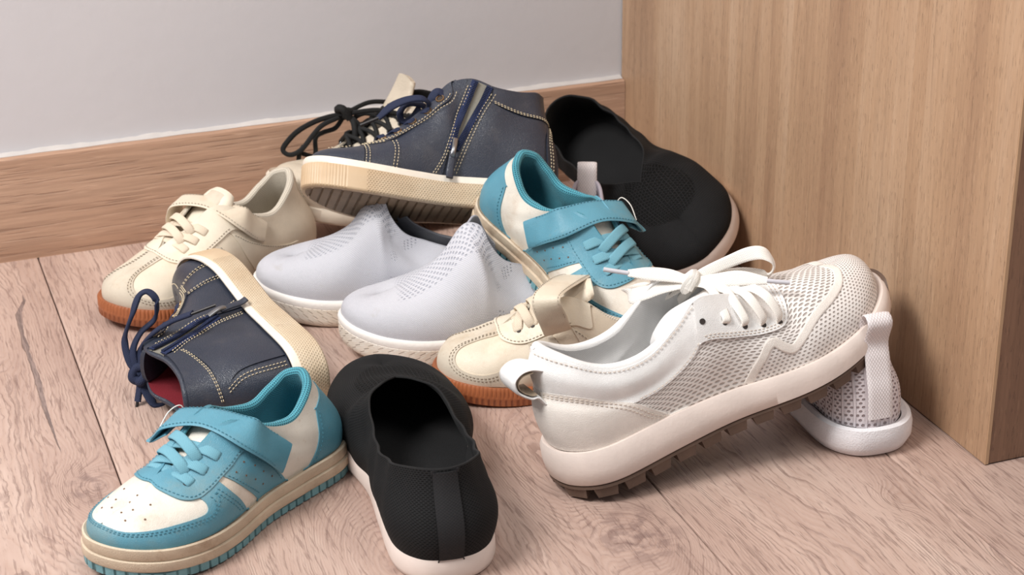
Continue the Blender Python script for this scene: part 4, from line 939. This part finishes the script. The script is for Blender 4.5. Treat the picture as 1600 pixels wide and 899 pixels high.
    s.ribbon('zip_slider', [p0-(p1-p0)*.3+nz*.0005, p0*.5+p1*.5+nz*.0025, p1+nz*.002, p1+(p2-p1)*.15+nz*.001], [.0052, .0045, .0045, .0040], .0032, 'steel', [nz]*4, zp, n=4, label='steel zip slider')
    dbl = lambda p, d=.012: [p, [(u+d, w_) for u, w_ in p]]
    s.stitch(dbl([(.245, .97), (.247, .65), (.238, .33)])+dbl([(.338, .95), (.345, .62), (.335, .36)])+dbl([(.482, .95), (.517, .81), (.542, .67), (.618, .27), (.657, .04)], .010)+dbl([(.552, .95), (.577, .83), (.637, .56), (.702, .23), (.737, .05)])+
             dbl([(.245, -.97), (.247, -.65), (.238, -.33)])+dbl([(.338, -.95), (.345, -.62), (.335, -.36)])+dbl([(.90, .95), (.915, .60), (.962, .36)])+
             [[(.05, .30), (.12, .27), (.20, .24)], [(.23, .33), (.28, .36), (.32, .37)], [(.23, .36), (.28, .39), (.325, .40)], [(.74, .145), (.86, .235), (1.0, .315)], [(.24, .25), (.30, .29), (.40, .25), (.50, .21), (.57, .18), (.60, .10)],
              [(.23, .28), (.30, .335), (.40, .30), (.50, .26), (.585, .23), (.62, .10)], [(.74, .165), (.86, .255), (1.0, .335)]], 'thread cream', off=.0022, wd=.0007, ht=.0006)
    s.sheet('tongue', [(.72, .215), (.65, .275), (.58, .345), (.52, .415), (.46, .49), (.43, .54)], [.05, .06, .065, .07, .075, .07], .02, .004, 'navy leather')
    rows = [(.315, .15), (.37, .15), (.43, .14), (.49, .13), (.55, .11)]
    for u, wv in rows:
        for q in (1, -1): s.eyelet(u, q*wv, .0036, .0008, 'brass', off=.0020); s.disc('eyelet_hole', [(u, q*wv)], .0026, 'dark eyelet', off=.0021)
    for i, (u, wv) in enumerate(rows[:4]):
        s.cross_lace((u, wv), (u, -wv), .0072, .0022, 'navy lace', .004)
        if i: s.cross_lace((rows[i-1][0], -wv), (u, wv), .0070, .0022, 'navy lace', .003)
    T = s.S(.49, 1e-9)[0]; c = np.array([T[0]+.012, s.last.yc(T[0]), T[2]+.012])
    if laces == 'front':
        # knot at the top of the throat with two loops and two ends hanging towards the floor
        k = np.array(PATH_NF_KNOT[0])
        s.tube('lace_knot', [k+np.array(v) for v in ((-.004, -.006, -.002), (.003, -.002, .006), (.004, .006, .001), (-.003, .005, -.006), (-.005, -.003, .002), (.003, -.004, .002))], .0042, 'navy lace')
        s.ribbon('lace_loop', PATH_NF_LOOPA, .0062, .0030, 'navy lace', [(0, 1, .2)]*11, n=9)
        s.ribbon('lace_end', PATH_NF_B, .0078, .0030, 'navy lace', [(0, 1, .2)]*5, n=9)
        s.tube('lace_tip', PATH_NF_BTIP, .0013, 'black plastic', label='dark lace tip')
        s.ribbon('lace_end', PATH_NF_C, .0060, .0030, 'navy lace', [(0, 1, .2)]*3, n=9)
        s.tube('lace_tip', PATH_NF_CTIP, .0014, 'black plastic', label='dark lace tip')
        s.ribbon('lace_loop', PATH_NF_D, .0075, .0030, 'navy lace', [(0, 1, .2)]*6, n=9)
        e = s.S(.55, .11, .003)[0]; s.ribbon('lace', [e, e*.5+k*.5+np.array([0, .0, .006]), k], .0065, .0026, 'navy lace', [(0, 1, .3)]*3)
        e = s.S(.49, .13, .003)[0]; s.ribbon('lace', [e, e*.5+k*.5+np.array([.004, .0, .008]), k], .0065, .0026, 'navy lace', [(0, 1, .3)]*3)
    else:
        s.ribbon('lace_end', PATH_NB_UP, [.005, .006, .0075, .0085, .0085, .005], .0028, 'navy lace', [(0, 1, .6)]*6, n=9)
        s.tube('lace_tip', PATH_NB_TIP, .0015, 'black plastic', label='dark lace tip')
        s.ribbon('lace_loop', PATH_NB_LOOP, [.006, .007, .007, .0065, .0065, .007, .006], .0026, 'navy lace', [(0, 1, .6)]*7, n=9)
        s.ribbon('lace', PATH_NB_TOP, [.008, .009, .008, .006], .0028, 'navy lace', [(0, 1, .7)]*4, n=9)
    return s
def foxing_dotted():
    t = NT('foxing dotted'); uv = t.n('ShaderNodeSeparateXYZ'); t.put(uv.inputs[0], t.coord('UV')); oc = t.coord()
    d = t.dots(.0028, .0019, .30, .30); toe = t.smooth(uv.outputs[0], .068, .072)
    base = t.ramp(t.noise(oc, 25, 5), [(.3, (196, 172, 142)), (.7, (212, 194, 168))])
    base = t.mix(t.math('MULTIPLY', t.smooth(uv.outputs[0], .10, .04), .45), base, lin((184, 150, 110)))
    base = t.mix(t.math('MULTIPLY', t.smooth(t.noise(oc, 26, 6, .7), .62, .74), .4), base, lin((128, 92, 62)))
    t.put(t.b.inputs['Base Color'], t.mix(t.math('MULTIPLY', t.math('MULTIPLY', d, toe), .35), base, lin((168, 142, 110)))); t.b.inputs['Roughness'].default_value = .5
    t.bump(t.math('MULTIPLY', t.math('MULTIPLY', d, toe), -1.0), .0006); MATS['foxing dotted'] = t.m
foxing_dotted()
def braid():
    t = NT('braided rubber'); oc = t.coord(); fx, fy, sp = t.cells(.0090, .0045, True)
    tri = t.math('ABSOLUTE', t.math('ADD', fx, t.math('MULTIPLY', fy, .9))); h = t.smooth(tri, .36, .46)
    base = t.ramp(t.noise(oc, 26, 5), [(.3, (222, 208, 190)), (.7, (240, 234, 226))])
    t.put(t.b.inputs['Base Color'], base); t.b.inputs['Roughness'].default_value = .5
    t.bump(t.math('MULTIPLY', h, -1.0), .0016); MATS['braided rubber'] = t.m
braid()
def grey(name, label, left, pose):
    s = Shoe(name, 'grey', pose['L'], left, pose['loc'], pose['rot'], label, 'pale grey knit slip-on shoes'); L = s.L
    s.upper('grey knit'); s.lining('grey inner', .0020, .0026); s.insole('grey inner', .004)
    s.sole([(-.012*L, 1.02), (-.006*L, 1.14), (.002*L, 1.16), (.009*L, 1.08), (.012*L, .95), (.010*L, .80), (.004*L, .78)][::-1], 'white rubber', 'rim', n=160)
    s.sole([(-.02*L, .0), (-.002*L, .0), (.007*L, .10), (.011*L, .30), (.011*L, .78), (.006*L, .82), (.0, .80)], 'braided rubber', 'midsole', n=220)
    s.cap(-.019*L, .0004, 'scuffed white rubber', 'tread', up=False)
    return s
def black(name, label, left, pose):
    s = Shoe(name, 'black', pose['L'], left, pose['loc'], pose['rot'], label, 'black knit slip-on shoes'); L = s.L
    s.upper('black knit'); s.lining('black lining', .0018, .0022, rollmat='black lining'); s.insole('black lining', .003)
    s.sole([(-.02*L, .0), (-.004*L, .0), (.004*L, .10), (.008*L, .35), (.007*L, .95), (.002*L, 1.16), (-.004*L, 1.16), (-.012*L, 1.0)], 'cream foam', 'midsole', n=200)
    s.cap(-.019*L, .0004, 'cream foam', 'tread', up=False)
    tape = [(.975, .97), (.975, .97), (.975, .02), (.975, .02), (1.025, .02), (1.025, .02), (1.025, .97), (1.025, .97)]
    s.panel('heel_tape', [(0, tape)], 'black webbing', off=.0012)
    return s
def knit(name, label, left, pose, foam='white foam'):
    s = Shoe(name, 'knit', pose['L'], left, pose['loc'], pose['rot'], label, 'white knit slip-on shoes'); L = s.L
    s.upper('white ribbed knit'); s.lining('lavender lining', .0020, .0035); s.insole('lavender lining', .004)
    s.sole([(-.03*L, .0), (-.006*L, .0), (.010*L, .08), (.024*L, .40), (.024*L, .80), (.018*L, 1.04), (.006*L, 1.10), (-.01*L, 1.0)], foam, 'midsole', n=200)
    s.cap(-.029*L, .0004, foam, 'tread', up=False)
    T = s.S(1, 0)[0]; n_ = s.N(1, .1)[0]; xx = s.S([1]*5, [.12, .3, .5, .7, .93], .0018); nn = s.N([1]*5, [.12, .3, .5, .7, .93])
    pts = [T+np.array([.010, 0, -.018]), T+np.array([.006, 0, -.002]), T+np.array([.003, 0, .010]), T+np.array([-.003, 0, .013]), T+np.array([-.0085, 0, .007])]+list(xx)
    no = [(1, 0, .2), (1, 0, .4), (.6, 0, 1), (-.3, 0, 1), (-1, 0, .6)]+list(nn)
    s.ribbon('pull_tab', pts, .080*L, .0022, 'white webbing', no, n=8, label='ribbed white heel pull tab')
    return s
def white(name, label, left, pose):
    s = Shoe(name, 'white', pose['L'], left, pose['loc'], pose['rot'], label, None); L = s.L; zb = s.last.zb
    s.upper('white perforated', nu=160, nw=30); s.lining('white lining', .0024, .0085, rollmat='white leather'); s.insole('white lining', .004)
    # midsole, thin brown outsole and its lugs
    s.sole([(-.02*L, .14), (.008*L, .14), (.016*L, .22), (.017*L, .60), (.012*L, .95), (.004*L, 1.10), (-.004*L, 1.10), (-.02*L, .98)], 'cream foam', 'midsole', n=220)
    o = s.sole([(-.03*L, 0.04), (.008*L, .04), (.014*L, .07), (.013*L, .15), (-.005*L, .16)], 'brown rubber', 'outsole', n=200)
    s.cap(-.029*L, .04*.1*L, 'brown rubber', 'tread', up=False, parent=None)
    wrap = lambda a: np.clip((.115*L-np.minimum(a, 9))/(.06*L), 0, 1)
    s.sole([(-.01*L, lambda a, x: (.16+0*a)*zb(x)), (lambda a, x: (.0135+.005*wrap(a))*L, lambda a, x: (.16+.0*a)*zb(x)), (lambda a, x: (.0135+.006*wrap(a))*L, lambda a, x: (.16+.80*wrap(a))*zb(x)), (lambda a, x: (.005+.002*wrap(a))*L, lambda a, x: (.17+.86*wrap(a))*zb(x))], 'brown rubber', 'toe_bumper', n=200, parent=o)
    for sg in (1, -1):
        for i in range(15):
            u = .055+i*.0635; us = np.array([u-.025, u-.020, u+.020, u+.025])
            Lt = s.last; O = np.stack([np.interp(us, Lt.u, Lt.out[sg][:, j]) for j in (0, 1)], 1); N_ = unit(np.stack([np.interp(us, Lt.u, Lt.nrm[sg][:, j]) for j in (0, 1)], 1))
            out0 = O+N_*.013*L; inn = O-N_*.060*L; V = []
            zt = zb(out0[:, 0])*.05
            for P_, q in ((out0[[0, 3]], .0), (inn[[0, 3]], .0)):
                for j in range(2): V.append((P_[j][0], P_[j][1], zt[0]+.0015))
            ob = O+N_*.009*L
            for P_ in (ob[[1, 2]], inn[[1, 2]]):
                for j in range(2): V.append((P_[j][0], P_[j][1], -.0065))
            F = [(0, 1, 5, 4), (1, 3, 7, 5), (3, 2, 6, 7), (2, 0, 4, 6), (4, 5, 7, 6), (0, 2, 3, 1)]
            s.add('tread_lug', V, F, 'brown rubber', o, smooth=False)
    hc = [(.695, .97), (.695, .97), (.725, .84), (.785, .55), (.85, .40), (.92, .38), (1, .42), (1.08, .38), (1.15, .40), (1.215, .55), (1.275, .84), (1.305, .97), (1.305, .97)]
    s.panel('heel_counter', [(0, hc)], 'white leather cream', off=.0014)
    half = [(.575, 0), (.575, 0), (.72, 0), (.86, 0), (1, 0), (1, 0), (1, .43), (1, .43), (.92, .39), (.85, .41), (.785, .56), (.785, .56), (.74, .58), (.70, .58), (.655, .54), (.615, .46), (.59, .30)]
    s.panel('collar', both(half), 'white leather', off=.0010)
    es = [(.315, 0), (.315, 0), (.318, .15), (.335, .32), (.365, .43), (.40, .48), (.45, .50), (.52, .49), (.60, .40), (.60, .40), (.605, .25), (.59, 0), (.59, 0), (.50, 0), (.37, 0), (.37, 0)]
    s.panel('eyestay', both(es), 'white leather', off=.0024)
    bd = [(.135, .02), (.155, .25), (.195, .42), (.245, .52), (.305, .60), (.355, .68), (.388, .76), (.408, .70), (.425, .62), (.443, .66), (.465, .78), (.49, .89), (.51, .98)]
    for q in (1, -1): s.over('toe_strip', [(u, q*w_) for u, w_ in bd], .0075, .0008, 'white leather cream', off=.0004, n=6)
    d2 = lambda p: [p, mir(p)]
    s.stitch(d2([(.323, 0), (.326, .14), (.343, .30), (.37, .40), (.40, .45), (.45, .47), (.52, .46), (.595, .375)])+d2([(.331, 0), (.335, .13), (.352, .28), (.376, .375), (.405, .42), (.45, .44), (.52, .43), (.597, .345)]), 'thread pale', off=.0026, ln=.0024)
    s.stitch(d2([(.705, .95), (.735, .85), (.79, .58), (.85, .43), (.92, .41), (.995, .45)])+d2([(.715, .95), (.745, .86), (.80, .60), (.86, .46), (.92, .44), (.995, .48)])+
             d2([(.585, .03), (.65, .02), (.75, .02), (.86, .02), (.94, .02), (.995, .02)])+d2([(.605, .38), (.625, .44), (.66, .50), (.70, .54), (.775, .53)]), 'thread pale', off=.0017, ln=.0026)
    # tongue pushed down inside: a rolled end shows through the opening
    s.sheet('tongue', [(.70, .245), (.64, .265), (.58, .285), (.50, .285), (.43, .285), (.385, .262), (.365, .238), (.375, .222), (.41, .23)], [.05, .065, .07, .072, .072, .07, .07, .068, .06], .035, .006, 'white leather', ys=[0, 0, 0, -.01, -.02, -.02, -.02, -.02, -.02], label='white padded tongue folded down inside')
    rows = [(.385, .40), (.43, .39), (.48, .38), (.53, .30), (.585, .20)]
    for u, wv in rows:
        for q in (1, -1): s.disc('eyelet', [(u, q*wv)], .0024, 'dark eyelet', off=.0026)
    k = np.array(PATH_KNOT[0])
    up = (0, -.75, .75)
    for u, wv, pth in ((.385, .40, PATH_N4), (.43, .39, PATH_N3), (.48, .38, PATH_N2), (.53, .32, PATH_N1)):
        e = s.S(u, -wv, .0022)[0]; ne = s.N(u, -wv)[0]; pp = [np.array(q) for q in pth]
        s.ribbon('lace', [e-ne*.002, e+ne*.004+(pp[0]-e)*.2]+pp+[k], [.005, .0075]+[.008]*len(pp)+[.007], .0018, 'white lace', [ne, ne]+[(0, -.9, .7)]*(len(pp)+1), n=7)
    for i, e in enumerate(PATH_FAR):
        e = np.array(e); g = k+np.array([.030-.006*i, .004, -.008])
        s.ribbon('lace', [e+np.array([0, .001, -.002]), e*.8+g*.2+np.array([0, -.004, .003]), e*.4+g*.6+np.array([0, -.003, .006]), g], [.005, .0075, .008, .007], .0018, 'white lace', [(0, -1, .6)]*4, n=7)
    s.disc('far_eyelet', [(.545, .22), (.505, .24), (.465, .25)], .0024, 'dark eyelet', off=-.0034)
    s.tube('lace_knot', [k+np.array(v) for v in ((-.006, -.005, -.003), (.002, -.006, .005), (.005, .001, .004), (-.001, .006, -.001), (-.006, .001, -.005), (-.004, -.005, .002), (.003, -.004, .004), (.005, .003, -.004))], .0040, 'white lace')
    s.ribbon('lace_loop', PATH_LOOPR, [.007, .009, .010, .011, .011, .011, .010, .010, .010, .009, .007], .0016, 'white lace', [(0, -.8, .6), (0, -1, .5), (0, -1, .4), (-.2, -1, .6), (.2, -.8, .6), (1, -.6, .1), (.7, -1, -.3), (.2, -1, -.3), (0, -1, .3), (0, -1, .3), (0, -1, .3)], n=12)
    s.ribbon('lace_end', PATH_ENDR, [.007, .011, .012, .006], .0016, 'white lace', [(0, -1, .5)]*4, n=12)
    s.tube('lace_tip', PATH_TIPR, .0018, 'fog plastic', label='clear plastic lace tip')
    s.ribbon('lace_end', PATH_ENDL, [.007, .011, .011, .006], .0016, 'white lace', [(0, -1, .8)]*4, n=12)
    s.tube('lace_tip', PATH_TIPL, .0018, 'fog plastic', label='clear plastic lace tip')
    s.ribbon('lace_loop', PATH_LOOPL, [.008, .011, .012, .012, .011, .011, .010, .008], .0016, 'white lace', [(0, -1, 1), (0, -1, 1), (0, -1, 1), (-1, -.6, .6), (-.6, 0, -1), (0, .4, -1), (0, -1, .2), (0, -1, 1)], n=12)
    # heel pull loop
    a = s.S(1, .12, .001)[0]; b_ = s.S(1, .50, .001)[0]
    s.ribbon('pull_tab', [a+(.004, 0, -.004), a+(-.005, 0, .0), a+(-.014, 0, -.001), a+(-.021, 0, -.007), a+(-.021, 0, -.016), a+(-.013, 0, -.023), b_+(-.003, 0, .004), b_+(.001, 0, -.003)], .090*L, .0032, 'white leather', [(0, 0, 1), (0, 0, 1), (-.2, 0, 1), (-1, 0, .3), (-1, 0, -.5), (-.4, 0, -1), (-.5, 0, -.8), (-1, 0, 0)], n=8, label='white leather heel pull loop')
    s.ribbon('loop_lining', [a+(-.005, 0, -.0026), a+(-.0133, 0, -.0036), a+(-.0184, 0, -.0082), a+(-.0184, 0, -.0150), a+(-.0122, 0, -.0204), b_+(-.003, 0, .0068)], .089*L, .0012, 'loop underside', [(0, 0, 1), (-.2, 0, 1), (-1, 0, .3), (-1, 0, -.5), (-.4, 0, -1), (-.5, 0, -.8)], n=8, label='grey suede underside of the pull loop')
    return s
def beige(name, label, left, pose):
    s = Shoe(name, 'beige', pose['L'], left, pose['loc'], pose['rot'], label, None, category='boot'); L = s.L
    s.upper('beige leather'); s.lining('black lining', .0025, .006); s.insole('black lining', .004)
    s.sole([(-.02*L, .0), (.006*L, .0), (.015*L, .10), (.015*L, .50), (.010*L, .54), (.010*L, .60), (.017*L, .66), (.017*L, 1.0), (.008*L, 1.14), (-.01*L, 1.0)], 'scuffed white rubber', 'midsole', n=180)
    s.cap(-.019*L, .0004, 'brown rubber', 'tread', up=False)
    ey = [(.25, 0), (.25, 0), (.26, .2), (.32, .30), (.42, .28), (.52, .24), (.60, .20), (.61, 0), (.61, 0), (.45, 0), (.32, 0), (.32, 0)]
    s.panel('eyestay', both(ey), 'beige leather', off=.002)
    cf = [(.63, .01), (.63, .01), (.84, .01), (1.0, .012), (1.16, .012), (1.37, .01), (1.37, .01), (1.36, .18), (1.0, .22), (.64, .18)]
    s.panel('collar_cuff', [(0, cf)], 'beige leather', off=.002)
    s.sheet('tongue', [(.72, .215), (.65, .275), (.58, .345), (.53, .42), (.49, .50), (.47, .575)], [.05, .07, .08, .085, .09, .075], .02, .006, 'beige leather')
    rows = [(.33, .13), (.38, .14), (.43, .14), (.48, .13), (.53, .12), (.575, .11)]
    for u, wv in rows:
        for q in (1, -1): s.eyelet(u, q*wv, .0034, .0010, 'steel', off=.0022); s.disc('eyelet_hole', [(u, q*wv)], .0026, 'dark eyelet', off=.0023)
    for i in range(5):
        for q in (1, -1):
            a = s.S(rows[i][0], q*.13, .003)[0]; b = s.S(rows[i+1][0], -q*.12, .003)[0]; m = (a+b)/2+(.006, 0, .008)
            s.tube('lace', [a, a*.8+b*.2+(.002, 0, .005), m, b*.8+a*.2+(.002, 0, .005), b], .0024, 'black lace', n=6)
    k = np.array(PATH_BB_KNOT[0])
    s.tube('lace_knot', [k+np.array(v) for v in ((-.005, -.006, -.003), (.003, -.004, .006), (.005, .004, .003), (-.003, .006, -.004), (-.006, -.002, .003), (.002, -.005, .004))], .0042, 'black lace')
    for q in (1, -1): e = s.S(.575, q*.11, .003)[0]; s.tube('lace', [e, (e+k)/2+(0, 0, .006), k], .0024, 'black lace')
    s.tube('lace_loop', PATH_BB_LOOP1, .0026, 'black lace', n=9)
    s.tube('lace_end', PATH_BB_R1, .0032, 'black lace', n=9)
    s.tube('lace_end', PATH_BB_R2, .0026, 'black lace', n=9)
    s.tube('lace_loop', PATH_BB_R3, .0026, 'black lace', n=9)
    s.tube('lace', PATH_BB_L2, .0024, 'black lace', n=9)
    s.tube('lace', PATH_BB_L3, .0024, 'black lace', n=9)
    return s
POSES = {
 'teal_front': dict(L=0.2338, loc=[0.1656, -0.5006, 0.0], rot=[0.0, 0.0, 211.06]),
 'cream_left': dict(L=0.2422, loc=[0.257, -0.0856, 0.0006], rot=[-1.65, -0.17, 207.83]),
 'cream_mid': dict(L=0.235, loc=[0.5057, -0.4873, 0.0], rot=[0.0, 0.0, 161.78]),
 'grey_left': dict(L=0.2602, loc=[0.4131, -0.3135, 0.0], rot=[0.0, 0.0, 152.76]),
 'grey_mid': dict(L=0.2598, loc=[0.4804, -0.3748, 0.0], rot=[0.0, 0.0, 168.84]),
 'black_front': dict(L=0.2882, loc=[0.1958, -0.7095, 0.0], rot=[0.0, 0.0, 82.87]),
 'white_runner': dict(L=0.3097, loc=[0.3174, -0.6182, 0.0018], rot=[-6.93, -15.25, 5.41]),
 'knit_white': dict(L=0.27, loc=[0.572, -0.66, 0.0], rot=[0.0, 0.0, 87.48]),
 'teal_back': dict(L=0.2326, loc=[0.3799, -0.274, 0.0937], rot=[3.56, 18.65, -66.41]),
 'black_back': dict(L=0.2801, loc=[0.5724, -0.0436, 0.0548], rot=[36.53, 6.8, -82.65]),
 'navy_back': dict(L=0.235, loc=[0.4453, -0.2863, 0.0775], rot=[37.06, -9.14, 168.31]),
 'navy_front': dict(L=0.2302, loc=[0.1837, -0.4316, 0.0314], rot=[-90.48, -2.54, 101.57]),
 'knit_white_back': dict(L=0.235, loc=[0.51, -0.205, 0.004], rot=[0, 0, -114]),
 'beige_boot': dict(L=0.25, loc=[0.47, -0.048, 0.0], rot=[0, -9, 185]),
}
P = POSES
teal('sneaker', 'teal and white strapped sneaker at the front left, its toe at the bottom edge', True, P['teal_front'])
teal('sneaker', 'teal and white strapped sneaker leaning toe-down in the middle, before the rear black slip-on', False, P['teal_back'])
cream('sneaker', 'whole cream gum-soled sneaker standing nearest the skirting board', True, P['cream_left'])
cream('sneaker', 'cream gum-soled sneaker half hidden behind the white perforated sneaker', False, P['cream_mid'], True)
grey('slip_on_shoe', 'left one of the two pale grey knit slip-ons, next to the whole cream sneaker', False, P['grey_left'])
grey('slip_on_shoe', 'right one of the two pale grey knit slip-ons, toe behind the front black slip-on', True, P['grey_mid'])
black('slip_on_shoe', 'black knit slip-on in the front with its dark opening and heel facing the camera', False, P['black_front'])
black('slip_on_shoe', 'black knit slip-on at the back with its toe against the cabinet', True, P['black_back'])
navy('high_top_shoe', 'navy zip-up high-top lying on its side at the left with red lining', True, P['navy_front'], 'front')
navy('high_top_shoe', 'navy zip-up high-top at the back, its ribbed sole tipped towards the camera', False, P['navy_back'], 'back')
white('running_shoe', 'large white perforated leather sneaker with brown lugged sole and tied white laces', False, P['white_runner'])
knit('slip_on_shoe', 'white ribbed knit slip-on beside the cabinet, heel with webbing tab facing the camera', False, P['knit_white'])
knit('slip_on_shoe', 'shoe hidden behind the leaning teal sneaker, only its pale grey pull tab showing', False, P['knit_white_back'])
beige('lace_up_boot', 'beige leather boot with round black laces by the skirting, behind the navy high-top', True, P['beige_boot'])
